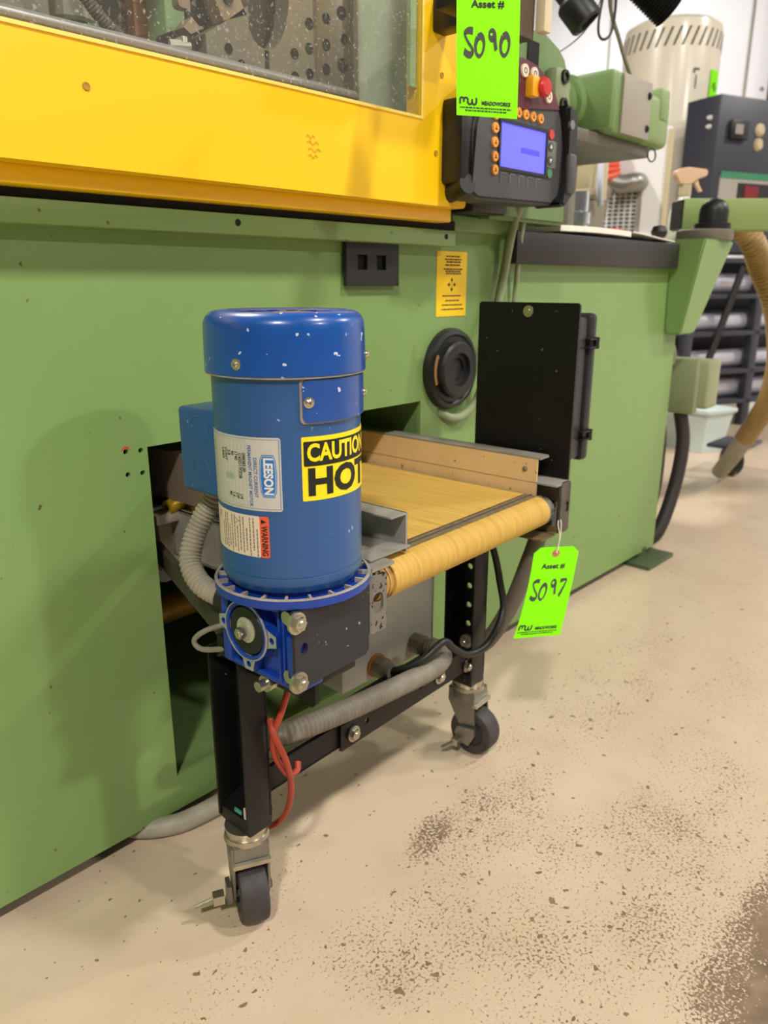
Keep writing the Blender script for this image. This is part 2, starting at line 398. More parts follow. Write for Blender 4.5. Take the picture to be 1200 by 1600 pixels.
    def obj(s, name, m, parent=None, world=False, smooth=35, fixn=True):
        if fixn: bmesh.ops.recalc_face_normals(s.bm, faces=s.bm.faces[:])
        me = bpy.data.meshes.new(name)
        if parent is not None and world:
            s.bm.transform(rootmat(parent).inverted())
        s.bm.to_mesh(me); s.bm.free(); me.materials.append(m)
        if smooth:
            me.polygons.foreach_set('use_smooth', [True] * len(me.polygons))
            me.set_sharp_from_angle(angle=R(smooth))
        o = bpy.data.objects.new(name, me); COL.objects.link(o)
        if parent is not None: o.parent = parent
        return o
def struct(o): o['kind'] = 'structure'; return o
def rrect(x0, y0, x1, y1, r, n=4):
    out = []
    for cx, cy, a0 in ((x1 - r, y0 + r, -90), (x1 - r, y1 - r, 0), (x0 + r, y1 - r, 90), (x0 + r, y0 + r, 180)):
        for k in range(n + 1):
            a = R(a0 + 90 * k / n); out.append((cx + r * math.cos(a), cy + r * math.sin(a)))
    return out
def circ(x, y, r, n=16, ry=None):
    return [(x + r * math.cos(2 * PI * k / n), y + (ry or r) * math.sin(2 * PI * k / n)) for k in range(n)]
def XZ(y):   # plane x-z facing -y : local (a, b, d) -> (a, y + -d.., b)
    return Matrix(((1, 0, 0, 0), (0, 0, -1, y), (0, 1, 0, 0), (0, 0, 0, 1)))
def YZ(x):   # plane y-z facing -x : local a -> -y is to the right; use a = y, b = z
    return Matrix(((0, 0, -1, x), (1, 0, 0, 0), (0, 1, 0, 0), (0, 0, 0, 1)))
def bolt(mb, p, axis, r=0.006, h=0.005, washer=True):
    p = Vector(p); ax = Vector(axis).normalized()
    if washer: mb.cyl(p, p + ax * h * 0.35, r * 1.35, seg=20)
    mb.cyl(p + ax * h * 0.3, p + ax * h, r, r * 0.9, seg=6)
    mb.cyl(p + ax * h, p + ax * h * 1.15, r * 0.55, r * 0.4, seg=12)

# ------------------------------------------------------------------ setting: floor and far wall
FLOOR = floor_mat()
mb = MB(); mb.box((-3.5, -4.5, -0.05), (7.5, 8, 0.0)); struct(mb.obj('floor', FLOOR, smooth=0))
wallx = 6.3
mb = MB(); mb.box((wallx, -4.5, 0.0), (wallx + 0.1, 8, 4.0)); wall = struct(mb.obj('wall_back', WALLW, smooth=0))
for y in (2.02, 2.3, 3.4, 4.6, 5.8, 0.8, -0.4):
    mb = MB(); mb.box((wallx - 0.012, y - 0.006, 0), (wallx, y + 0.006, 4.0)); mb.obj('panel_seam', GREYPL, wall)
mb = MB(); mb.box((wallx - 0.06, 2.04, 0), (wallx - 0.012, 2.12, 4.0), 0.004); mb.obj('post', BROWN, wall)
for z in (1.95, 2.6):
    for y in (2.18, 1.98):
        mb = MB(); mb.cyl((wallx, y, z), (wallx - 0.012, y, z), 0.014, 0.011, 10); mb.obj('screw', STEEL, wall)

# ------------------------------------------------------------------ moulding machine
YW = 0.70
mac = thing('moulding_machine', 'green moulding machine with yellow guard door and dusty window', 'machine', (0.6, 1.1, 0))
def W(o_mb, name, m, parent=None, **k): return o_mb.obj(name, m, parent or mac, world=True, **k)
HX0, HX1, HZ0, HZ1 = 0.395, 0.827, 0.066, 0.459
mb = MB()
mb.plate([rrect(-0.7, 0.021, 1.69, 0.69, 0.004), [(HX0, HZ0), (HX1, HZ0), (HX1, HZ1), (HX0, HZ1)],
          circ(0.371, 0.4575, 0.0028, 10), circ(0.3875, 0.4565, 0.0028, 10), circ(0.371, 0.434, 0.0028, 10), circ(0.3875, 0.433, 0.0028, 10)], 0.006, XZ(YW + 0.003))
base = W(mb, 'base_panel', GREEN)
mb = MB()   # closed sides, rear and a top deck of the base
mb.box((1.684, YW + 0.006, 0.021), (1.69, 1.55, 0.69)); mb.box((-0.7, YW + 0.006, 0.021), (-0.694, 1.55, 0.69))
mb.box((-0.7, 1.55, 0.012), (1.69, 1.556, 0.69)); mb.box((-0.7, YW + 0.004, 0.684), (1.69, 1.55, 0.69))
W(mb, 'base_shell', GREEN)
mb = MB()   # chute recess behind the opening: floor, cheeks, roof and back
mb.box((HX0 - 0.01, YW + 0.006, HZ0 - 0.006), (HX1 + 0.01, 1.25, HZ0)); mb.box((HX1, YW + 0.006, HZ0), (HX1 + 0.006, 1.25, HZ1 + 0.05))
mb.box((HX0 - 0.01, YW + 0.1, HZ0), (HX0 - 0.004, 1.25, HZ1 + 0.05)); mb.box((HX0 - 0.01, 1.25, HZ0), (HX1 + 0.01, 1.256, HZ1 + 0.05))
mb.box((HX0 - 0.01, YW + 0.006, HZ1 + 0.05), (HX1 + 0.01, 1.256, HZ1 + 0.056))
W(mb, 'chute_recess', GREEN2)
mb = MB(); mb.box((-0.7, 0.676, 0.667), (0.868, YW, 0.6875), 0.002); rail = W(mb, 'top_rail', GREEN)
for x in (0.506, 0.847):
    mb = MB(); mb.cyl((x, 0.6775, 0.679), (x, 0.6755, 0.679), 0.0035, seg=12); W(mb, 'bolt_hole', BLACKHOLE, rail)
mb = MB(); mb.box((-0.7, 0.684, 0.6875), (0.875, 0.71, 0.70)); W(mb, 'gap_shade_strip', BLACKHOLE)  # black strip stands in for the shade between door track and rail
mb = MB(); mb.box((0.875, 0.688, 0.688), (1.047, YW, 0.709), 0.002); mb.box((0.84, 0.70, 0.69), (1.1, 0.9, 0.706)); W(mb, 'ledge', GREEN)
mb = MB(); mb.slab(lambda a, b, d: Vector((0.371 + b * math.cos(a), YW - d, 0.4585 + b * math.sin(a))), R(10), R(170), 0.0032, 0.0048, 8, 1, -0.0005, 0.0004); W(mb, 'red_mark', mat('red_paint_mark', (214, 70, 44), 0.5), base)
# yellow guard door
mb = MB()
mb.plate([rrect(-0.62, 0.7105, 0.836, 1.28, 0.006), [(-0.5, 0.8055), (0.7455, 0.8055), (0.7455, 1.2), (-0.5, 1.2)]], 0.022, XZ(0.648))
door = W(mb, 'guard_door', YELLOW)
mb = MB(); mb.box((-0.62, 0.661, 0.6955), (0.838, 0.690, 0.712), 0.002); W(mb, 'door_track', YELLOW)
mb = MB()
mb.plate([[(-0.503, 0.8025), (0.7485, 0.8025), (0.7485, 1.203), (-0.503, 1.203)], [(-0.5, 0.8055), (0.7455, 0.8055), (0.7455, 1.2), (-0.5, 1.2)]], 0.002, XZ(0.6365))
W(mb, 'window_trim', mat('pale_yellow_edge', (252, 222, 110), 0.4), door)
mb = MB(); mb.box((-0.4995, 0.6395, 0.806), (0.745, 0.6425, 1.1995)); W(mb, 'window_pane', PANE, door)
for x, z in ((0.335, 0.770), (0.783, 0.854), (0.774, 0.769)):
    mb = MB(); mb.lathe([(0.0, 0.0006), (0.0018, 0.0006), (0.0022, 0.001), (0.003, 0.001), (0.0034, 0)], (x, 0.637, z), (0, -1, 0), 14); W(mb, 'screw', mat('dull_ochre', (176, 132, 30), 0.5), door)
# faded marker scrawl on the door
mb = MB()
for k, (x, z, w) in enumerate(((0.573, 0.762, 0.012), (0.576, 0.7565, 0.016), (0.578, 0.750, 0.018), (0.576, 0.744, 0.014))):
    mb.ribbon([(x - w / 2, z), (x - w / 4, z + 0.002), (x, z - 0.0015), (x + w / 4, z + 0.002), (x + w / 2, z)], 0.0009, lambda a, b: Vector((a, 0.6363, b)), 3)
W(mb, 'faded_marking', mat('faded_ochre_ink', (200, 150, 20), 0.6), door, smooth=0)
# black handle bar with the post it is fixed to
mb = MB(); mb.box((0.692, 0.545, 0.888), (0.79, 0.575, 0.93), 0.004); mb.box((0.765, 0.575, 0.895), (0.79, 0.64, 0.93), 0.003); W(mb, 'handle_bar', BLACK, door)
mb = MB(); mb.box((0.78, 0.6375, 1.0), (0.80, 0.655, 1.1)); W(mb, 'handle_stop', BLACK, door)
# outlet plate
mb = MB()
mb.plate([[(0.675, 0.616), (0.769, 0.616), (0.769, 0.668), (0.675, 0.668)], [(0.694, 0.6355), (0.711, 0.6355), (0.711, 0.653), (0.694, 0.653)],
          [(0.728, 0.6355), (0.745, 0.6355), (0.745, 0.653), (0.728, 0.653)]], 0.006, XZ(0.694))
sock = W(mb, 'socket_plate', mat('matt_black_plate', (34, 34, 35), 0.55, vary=0.3, vscale=30, col2=(26, 26, 27)))
mb = MB(); mb.box((0.68, 0.6968, 0.62), (0.764, 0.70, 0.664)); W(mb, 'socket_recess', BLACKHOLE, sock)
# yellow instruction sticker
mb = MB(); mb.box((0.857, 0.6993, 0.574), (0.925, 0.7, 0.662), M=None); stk = W(mb, 'warning_sticker', STICK)
mb = MB(); F = lambda a, b: Vector((a, 0.6989, b))
for z, w in ((0.6545, 0.030), (0.6505, 0.036), (0.647, 0.030), (0.643, 0.034), (0.6375, 0.04), (0.6345, 0.032), (0.6315, 0.03)):
    x = 0.892 - w / 2
    while x < 0.892 + w / 2:
        l = min(random.uniform(0.003, 0.009), 0.914 - x); mb.quad(F, x, x + l, z, z + 0.0017); x += l + 0.0012
for z, w in ((0.6015, 0.042), (0.595, 0.028), (0.589, 0.044), (0.583, 0.046)):
    x = 0.891 - w / 2
    while x < 0.891 + w / 2:
        l = random.uniform(0.003, 0.009); mb.quad(F, x, x + l, z, z + 0.0015); x += l + 0.001
for a in range(4):
    c, s_ = math.cos(PI / 2 * a), math.sin(PI / 2 * a); q = lambda u, v: F(0.8905 + u * c - v * s_, 0.6175 + u * s_ + v * c)
    vs = [mb.bm.verts.new(q(*p)) for p in ((0.0095, 0), (0.0052, 0.0032), (0.0052, -0.0032))]; mb.bm.faces.new(vs)
    mb.quad(lambda u, v: q(u, v), 0.002, 0.0052, -0.0006, 0.0006)
W(mb, 'printing', INK, stk, smooth=0)
# round black grommet / cable plug
mb = MB()
mb.lathe([(0, 0.012), (0.016, 0.012), (0.017, 0.016), (0.023, 0.016), (0.024, 0.022), (0.037, 0.022), (0.040, 0.019), (0.041, 0.010), (0.047, 0.0095), (0.050, 0.012), (0.056, 0.010), (0.0585, 0.004), (0.0585, 0)], (0.889, YW, 0.4995), (0, -1, 0), 48)
plug = W(mb, 'cable_plug', BLACK)
mb = MB(); mb.slab(lambda a, b, d: Vector((0.889 + b * math.cos(a), YW - 0.0108 - d, 0.4995 + b * math.sin(a))), R(150), R(205), 0.0415, 0.0465, 8, 1, 0, 0.0012)
W(mb, 'plug_slot', mat('tan_slot', (170, 134, 84), 0.6), plug)
# cables from terminal down to the plug
mb = MB(); mb.tube([(1.003, 0.66, 0.745), (1.002, 0.675, 0.70), (1.0, 0.685, 0.64), (0.985, 0.685, 0.585), (0.962, 0.675, 0.54), (0.945, 0.672, 0.50), (0.943, 0.684, 0.455), (0.922, 0.690, 0.432), (0.893, 0.693, 0.427), (0.868, 0.704, 0.438)], 0.0068, 12); W(mb, 'terminal_cable', GREENGREY)
mb = MB(); mb.tube([(1.034, 0.67, 0.735), (1.032, 0.68, 0.69), (1.038, 0.69, 0.60), (1.03, 0.692, 0.52)], 0.004, 10); W(mb, 'terminal_cable', GREENGREY)
# black counter edge
mb = MB(); mb.box((1.02, 0.678, 0.648), (1.612, YW, 0.6955), 0.002); mb.box((1.05, 0.70, 0.690), (1.612, 1.25, 0.6955)); W(mb, 'counter_edge', mat('black_counter_trim', (40, 38, 39), 0.5, vary=0.5, vscale=9, col2=(56, 48, 46)))
# levelling feet
for x in (1.575, 0.0):
    mb = MB(); mb.box((x, 0.655, 0.0), (x + 0.13, 0.735, 0.010), 0.002); mb.cyl((x + 0.065, 0.715, 0.01), (x + 0.065, 0.715, 0.03), 0.018); W(mb, 'levelling_foot', mat('dark_green_foot', (70, 88, 58), 0.5, vary=0.5, vscale=20, col2=(92, 100, 76)))
mb = MB(); mb.box((-0.65, 0.80, 0.0), (1.60, 1.5, 0.02)); W(mb, 'plinth', BLACK)
# machinery seen through the window
mb = MB(); mb.box((-0.66, 1.22, 0.69), (0.86, 1.24, 1.02)); W(mb, 'rear_guard', GREYPL)
mb = MB(); mb.cyl((-0.6, 0.70, 0.8275), (0.70, 0.70, 0.8275), 0.006, seg=20); W(mb, 'tie_bar', mat('ground_steel_bar', (176, 170, 176), 0.35, 0.4))
mb = MB(); mb.box((-0.6, 0.70, 0.69), (0.815, 1.2, 0.80), 0.004); W(mb, 'bed', DARKMECH)
mb = MB(); mb.box((0.26, 0.80, 0.80), (0.395, 1.1, 1.0), 0.01); W(mb, 'clamp_block', GREYPL)
mb = MB(); mb.hull([(0.395, 0.80, 0.80), (0.485, 0.80, 0.80), (0.4713, 0.80, 0.856), (0.4446, 0.80, 0.868), (0.411, 0.80, 0.862), (0.398, 0.80, 0.85), (0.395, 0.86, 0.80), (0.485, 0.86, 0.80), (0.4713, 0.86, 0.856), (0.4446, 0.86, 0.868), (0.411, 0.86, 0.862), (0.398, 0.86, 0.85)]); W(mb, 'valve_base', mat('mid_green_casting', (120, 148, 96), 0.5, vary=0.4, vscale=20, col2=(92, 118, 74)))
mb = MB(); mb.box((0.398, 0.88, 0.80), (0.455, 0.93, 1.1), 0.006); W(mb, 'green_casting', GREEN2)
mb = MB(); mb.lathe([(0.0, 0), (0.021, 0), (0.024, 0.003), (0.024, 0.016), (0.021, 0.019), (0.015, 0.019), (0.015, 0.06), (0, 0.06)], (0.426, 0.825, 0.868), (0, 0, 1), 8); W(mb, 'hose_fitting', mat('satin_steel', (188, 180, 168), 0.35, 0.5))
mb = MB(); mb.tube([(0.38, 0.765, 0.925), (0.395, 0.764, 0.895), (0.4125, 0.762, 0.871), (0.4288, 0.76, 0.8546), (0.442, 0.757, 0.844), (0.452, 0.755, 0.838)], 0.0062, 12, rib=(0.003, 0.0004)); W(mb, 'braided_hose', mat('braided_hose_cover', (124, 112, 96), 0.6, vary=0.9, vscale=200, col2=(66, 58, 50)))
mb = MB(); mb.cyl((0.441, 0.757, 0.8445), (0.462, 0.752, 0.833), 0.0075, seg=8); W(mb, 'hose_end', DARKMECH)
mb = MB(); mb.box((0.50, 0.94, 0.80), (0.566, 0.96, 1.12)); W(mb, 'speckled_plate', mat('speckled_grey_plate', (190, 172, 166), 0.55, 0.1, specks=((126, 108, 106), 150, 0.5)))
mb = MB(); mb.cyl((0.525, 0.94, 0.93), (0.525, 0.932, 0.93), 0.017, seg=20); W(mb, 'plate_plug', DARKMECH)
for k in range(7):
    mb = MB(); z0 = 0.80 + k * 0.034
    mb.hull([Vector((0.553, 0.92, z0)) + Vector(v) for v in ((0, 0, 0), (0.0395, 0, 0.009), (0.0395, 0, 0.042), (0, 0, 0.033), (0, 0.018, 0), (0.0395, 0.018, 0.009), (0.0395, 0.018, 0.042), (0, 0.018, 0.033))]); W(mb, 'tan_board', COPPER)
mb = MB(); mb.box((0.5665, 0.875, 0.80), (0.5935, 0.915, 1.12), 0.002); W(mb, 'green_column', mat('pale_green_paint', (164, 192, 146), 0.5))
mb = MB(); mb.cyl((0.483, 0.742, 0.845), (0.494, 0.738, 0.846), 0.0065, seg=10); mb.cyl((0.492, 0.739, 0.846), (0.503, 0.735, 0.847), 0.0045, seg=10); mb.box((0.494, 0.735, 0.80), (0.50, 0.75, 0.856), 0.001); W(mb, 'bracket_bolt', mat('worn_bright_steel', (190, 180, 172), 0.4, 0.4))
mb = MB(); mb.box((0.5935, 0.87, 0.80), (0.70, 0.95, 1.12), 0.003); mb.box((0.545, 0.83, 0.80), (0.572, 0.868, 0.89), 0.004); W(mb, 'toggle_body', DARKMECH)
LINK = mat('worn_link_steel', (196, 172, 152), 0.45, 0.25, vary=0.7, vscale=24, col2=(132, 112, 100))
mb = MB(); mb.hull([(0.578, 0.80, 0.93), (0.612, 0.80, 0.94), (0.626, 0.80, 0.915), (0.594, 0.80, 0.9025), (0.578, 0.82, 0.93), (0.612, 0.82, 0.94), (0.626, 0.82, 0.915), (0.594, 0.82, 0.9025)]); mb.hull([(0.54, 0.80, 0.885), (0.551, 0.80, 0.897), (0.5631, 0.80, 0.888), (0.549, 0.80, 0.88), (0.54, 0.82, 0.885), (0.551, 0.82, 0.897), (0.5631, 0.82, 0.888), (0.549, 0.82, 0.88)]); mb.plate([rrect(0.538, 0.905, 0.553, 0.95, 0.004), rrect(0.5425, 0.918, 0.549, 0.935, 0.003)], 0.012, XZ(0.81)); W(mb, 'toggle_link', LINK)
mb = MB(); mb.cyl((0.600, 0.801, 0.925), (0.600, 0.797, 0.925), 0.006, seg=14); W(mb, 'link_pin', DARKMECH)
# platen with a dark U notch and rows of tapped holes
PLAT = mat('machined_platen', (206, 190, 176), 0.42, 0.2, vary=0.6, vscale=14, col2=(172, 156, 152), bump=0.04, bscale=40)
Upl = [(0.568, 0.80), (0.6505, 0.80), (0.6505, 0.884), (0.6572, 0.884), (0.6572, 0.80), (0.732, 0.80), (0.732, 1.15), (0.698, 1.15), (0.690, 0.94), (0.6887, 0.931), (0.685, 0.917), (0.6795, 0.905), (0.673, 0.896), (0.665, 0.889), (0.654, 0.8847), (0.6426, 0.8865), (0.6337, 0.8927), (0.6287, 0.9015), (0.6287, 0.925), (0.60, 0.905), (0.568, 0.885)]
mb = MB(); mb.prism(Upl, lambda a, b, d: Vector((a, d, b)), 0.80, 0.825); plat0 = W(mb, 'platen', PLAT)
mb = MB(); mb.box((0.732, 0.797, 0.80), (0.7895, 0.83, 1.15), 0.003); plat = W(mb, 'bolt_platen', PLAT)
mb = MB(); mb.box((0.61, 0.835, 0.82), (0.70, 0.85, 1.1)); W(mb, 'notch_back', mat('dark_notch', (84, 72, 66), 0.7, specks=((150, 138, 130), 120, 0.66)))
for x, z, r_ in ((0.7224, 0.9263, 0.0055), (0.7213, 0.8989, 0.0055), (0.7213, 0.8705, 0.0055), (0.6969, 0.8887, 0.0052), (0.6969, 0.8635, 0.005), (0.7484, 0.9366, 0.0055), (0.7475, 0.9074, 0.0058), (0.7467, 0.8799, 0.0056), (0.7754, 0.9487, 0.0066), (0.7793, 0.9201, 0.005), (0.7763, 0.8895, 0.0072), (0.5981, 0.8754, 0.0048), (0.6152, 0.8623, 0.0046)):
    y = 0.7968 if x > 0.732 else 0.7998
    mb = MB(); mb.lathe([(0, 0.0001), (r_ * 0.9, 0.0001), (r_, -0.0008), (r_ * 1.15, -0.0008), (r_ * 1.2, 0.0004)], (x, y, z), (0, 1, 0), 16); W(mb, 'tapped_hole', mat('hole_grey', (48, 41, 39), 0.7), plat)
mb = MB(); mb.box((0.7895, 0.79, 0.80), (0.797, 1.1, 1.15)); W(mb, 'frame_strip', mat('olive_grey_strip', (120, 112, 94), 0.5))
mb = MB(); mb.box((0.797, 0.80, 0.80), (1.02, 0.806, 1.0)); W(mb, 'sheet_guard', mat('green_grey_sheet', (168, 176, 158), 0.4, vary=0.7, vscale=10, col2=(128, 148, 122)))
mb = MB(); mb.box((0.822, 0.655, 0.711), (0.836, 0.70, 0.84)); W(mb, 'guard_end', BLACK)
mb = MB(); mb.box((0.734, 0.6435, 0.836), (0.7445, 0.648, 1.2)); W(mb, 'green_edge_strip', mat('pale_green_strip', (176, 200, 160), 0.5))
# things inside the chute recess, on the machine side
mb = MB(); mb.box((0.425, 0.745, 0.30), (0.60, 0.80, 0.365), 0.004); mb.box((0.415, 0.73, 0.362), (0.60, 0.82, 0.374), 0.002); blk = W(mb, 'die_block', mat('dirty_cream_block', (176, 164, 146), 0.5, vary=0.8, vscale=18, col2=(120, 106, 90)))
for x, z in ((0.452, 0.322), (0.477, 0.337)):
    mb = MB(); bolt(mb, (x, 0.745, z), (0, -1, 0), 0.007, 0.008); W(mb, 'bolt', ZINC, blk)
mb = MB(); mb.lathe([(0.004, 0), (0.0085, 0), (0.0085, 0.022), (0.006, 0.03), (0.006, 0.05), (0, 0.05)], (0.432, 0.735, 0.379), (0.9, 0.1, 0.1), 18); mb.tube([(0.455, 0.728, 0.375), (0.47, 0.726, 0.377), (0.485, 0.724, 0.379)], 0.0085, 14, rib=(0.004, 0.001)); W(mb, 'brass_fitting', YELFIT)
mb = MB(); mb.cyl((0.40, 0.92, 0.17), (0.80, 0.92, 0.17), 0.02, seg=16); W(mb, 'olive_shaft', OLIVE)
mb = MB(); mb.cyl((0.455, 0.80, 0.285), (0.56, 0.84, 0.285), 0.02, seg=16); W(mb, 'pale_pipe', WHITE)
# wedge shaped pivot housing on the front right corner
mb = MB()
mb.hull([(1.614, 0.70, 0.705), (1.614, 0.628, 0.705), (1.77, 0.628, 0.705), (1.77, 0.70, 0.705), (1.626, 0.70, 0.515), (1.626, 0.664, 0.515), (1.70, 0.664, 0.515), (1.70, 0.70, 0.515)])
bmesh.ops.bevel(mb.bm, geom=mb.bm.edges[:], offset=0.003, segments=2, affect='EDGES'); W(mb, 'pivot_housing', GREEN)

# ------------------------------------------------------------------ pivoted green beam above the housing
piv = thing('swing_arm', 'green square beam swung out on a black domed pivot', 'beam', (1.715, 0.665, 0.705))
mb = MB(); mb.lathe([(0, 0), (0.055, 0), (0.057, 0.003), (0.057, 0.019), (0.052, 0.022), (0, 0.022)], (1.715, 0.672, 0.705)); mb.obj('pivot_ring', mat('brown_grey_ring', (112, 104, 92), 0.5), piv, world=True)
mb = MB(); mb.lathe([(0.036, 0), (0.036, 0.012), (0.029, 0.014), (0.029, 0.036)] + [(0.029 * math.cos(R(a)), 0.036 + 0.026 * math.sin(R(a))) for a in (15, 30, 45, 60, 75)] + [(0, 0.062)], (1.722, 0.660, 0.727), seg=32); mb.obj('pivot_cap', BLACK, piv, world=True)
B0 = Vector((1.758, 0.74, 0)); Mbeam = Matrix.Translation(B0) @ Matrix((tuple(rt) + (0,), tuple(hd) + (0,), (0, 0, 1, 0), (0, 0, 0, 1))).transposed()
Mbeam = Matrix(((rt.x, hd.x, 0, B0.x), (rt.y, hd.y, 0, B0.y), (0, 0, 1, 0), (0, 0, 0, 1)))
mb = MB(); mb.box((0, 0, 0.732), (0.75, 0.07, 0.797), 0.003, M=Mbeam); mb.obj('beam', GREENBEAM, piv, world=True)
mb = MB(); mb.box((-0.004, 0.003, 0.735), (0.0, 0.067, 0.794), M=Mbeam); mb.obj('end_plate', BLACK, piv, world=True)

# ------------------------------------------------------------------ control terminal
ter = thing('control_terminal', 'charcoal operator terminal with lit blue screen and red stop button', 'control panel', (0.92, 0.65, 0.706))
TF = XZ(0.6)
outl = [(0.800, 0.735), (0.804, 0.724), (0.816, 0.7185), (0.985, 0.7225), (1.002, 0.732), (1.012, 0.752), (1.012, 0.80), (1.0, 0.835), (0.985, 0.856), (0.962, 0.875), (0.935, 0.887), (0.905, 0.890), (0.868, 0.882), (0.838, 0.864), (0.818, 0.835), (0.806, 0.80)]
def Tt(m_, n, ma, p=None, **k): return m_.obj(n, ma, p or ter, world=True, **k)
mb = MB(); mb.prism(outl, lambda a, b, d: Vector((a, d, b)), 0.603, 0.65)
bmesh.ops.bevel(mb.bm, geom=[e for e in mb.bm.edges if abs(e.verts[0].co.y - 0.603) < 1e-4 and abs(e.verts[1].co.y - 0.603) < 1e-4], offset=0.004, segments=2, affect='EDGES')
Tt(mb, 'housing', CHAR)
mb = MB(); mb.prism([(0.826, 0.822), (0.99, 0.842), (0.978, 0.858), (0.958, 0.873), (0.933, 0.884), (0.905, 0.887), (0.871, 0.879), (0.842, 0.861)], lambda a, b, d: Vector((a, d, b)), 0.601, 0.604); Tt(mb, 'stop_field', MAROON)
mb = MB(); mb.plate([rrect(0.854, 0.756, 0.9665, 0.8145, 0.002), [(0.858, 0.7598), (0.9625, 0.7598), (0.9625, 0.8105), (0.858, 0.8105)]], 0.003, XZ(0.6025)); Tt(mb, 'screen_bezel', BLACK)
mb = MB(); mb.box((0.857, 0.6025, 0.759), (0.963, 0.604, 0.811)); scr = Tt(mb, 'screen', SCREEN)
mb = MB(); mb.box((0.905, 0.6020, 0.7805), (0.948, 0.6026, 0.7865)); Tt(mb, 'screen_entry_field', mat('screen_blue_dark', (66, 66, 214), 0.4, emit=0.6), scr)
for x, z in ((0.846, 0.817), (0.846, 0.802), (0.846, 0.786), (0.847, 0.770), (0.848, 0.755), (0.876, 0.8255), (0.894, 0.8255), (0.911, 0.8255), (0.928, 0.8255), (0.946, 0.8255)):
    mb = MB(); mb.cyl((x, 0.603, z), (x, 0.6005, z), 0.0062, 0.0058, 18); b_ = Tt(mb, 'orange_key', ORANGE)
    mb = MB(); mb.box((x - 0.0025, 0.6001, z - 0.0022), (x + 0.0025, 0.6006, z - 0.001)); mb.box((x - 0.001, 0.6001, z - 0.0022), (x + 0.001, 0.6006, z + 0.0022)); Tt(mb, 'key_symbol', mat('key_brown', (150, 92, 30), 0.5), b_)
for x, z in ((0.901, 0.8735), (0.923, 0.8735), (0.943, 0.8655), (0.959, 0.853)):
    mb = MB(); mb.cyl((x, 0.601, z), (x, 0.5985, z), 0.0078, 0.0074, 20); b_ = Tt(mb, 'white_key', CREAM)
    mb = MB(); mb.plate([circ(x, z, 0.0035, 12), circ(x, z, 0.0024, 12)], 0.0004, XZ(0.5984)); Tt(mb, 'key_symbol', CHAR, b_)
mb = MB(); mb.box((0.906, 0.590, 0.845), (0.922, 0.603, 0.869), 0.002); Tt(mb, 'stop_guard', YELBTN)
mb = MB(); mb.lathe([(0.008, 0), (0.008, 0.008), (0.0118, 0.010), (0.0118, 0.015), (0.0095, 0.018), (0, 0.0185)], (0.929, 0.601, 0.8575), (0, -1, 0), 24); Tt(mb, 'stop_button', REDBTN)
for x, z, ma in ((0.974, 0.810, mat('red_key', (200, 60, 50), 0.5)), (0.974, 0.762, mat('green_key', (70, 130, 84), 0.5))):
    mb = MB(); mb.cyl((x, 0.603, z), (x, 0.6005, z), 0.006, seg=16); Tt(mb, 'round_key', ma)
mb = MB(); mb.box((0.968, 0.6022, 0.769), (0.991, 0.604, 0.803), 0.0008); kp = Tt(mb, 'arrow_pad', mat('grey_key_pad', (108, 112, 106), 0.5))
for z, s_ in ((0.795, 1), (0.778, -1)):
    mb = MB(); mb.cyl((0.9745, 0.603, z), (0.9745, 0.6012, z), 0.0058, seg=16); Tt(mb, 'arrow_key', CHAR, kp)
    mb = MB(); mb.prism([(0.972, z - 0.002 * s_), (0.977, z - 0.002 * s_), (0.9745, z + 0.003 * s_)], lambda a, b, d: Vector((a, d, b)), 0.6004, 0.6013); Tt(mb, 'arrow_symbol', WHITE, kp)
mb = MB()
for k in range(5):
    x = 0.861 + k * 0.0205
    mb.box((x, 0.6022, 0.7525), (x + 0.013, 0.6032, 0.7535)); mb.box((x, 0.6022, 0.742), (x + 0.001, 0.6032, 0.7535))
Tt(mb, 'soft_key_marks', mat('soft_key_grey', (124, 124, 124), 0.5))
mb = MB(); mb.prism([(0.998, 0.850), (1.018, 0.848), (1.028, 0.835), (1.030, 0.76), (1.024, 0.735), (1.006, 0.72), (0.992, 0.724), (1.008, 0.75), (1.010, 0.80)], lambda a, b, d: Vector((a, d, b)), 0.592, 0.64)
bmesh.ops.bevel(mb.bm, geom=mb.bm.edges[:], offset=0.004, segments=2, affect='EDGES'); hnd = Tt(mb, 'side_grip', BLACK)
mb = MB(); mb.box((1.004, 0.588, 0.738), (1.024, 0.596, 0.79), 0.004); Tt(mb, 'enable_switch', CHAR, hnd)
mb = MB(); mb.cyl((1.008, 0.594, 0.825), (1.008, 0.590, 0.825), 0.006, seg=16); Tt(mb, 'grip_screw', STEEL, hnd)
mb = MB(); mb.box((0.786, 0.607, 0.735), (0.812, 0.648, 0.83), 0.006); mb.cyl((0.797, 0.605, 0.735), (0.806, 0.64, 0.727), 0.012, seg=14); Tt(mb, 'left_grip', BLACK)
mb = MB(); mb.box((0.87, 0.65, 0.71), (0.95, 0.69, 0.76), 0.004); Tt(mb, 'foot_bracket', BLACK)

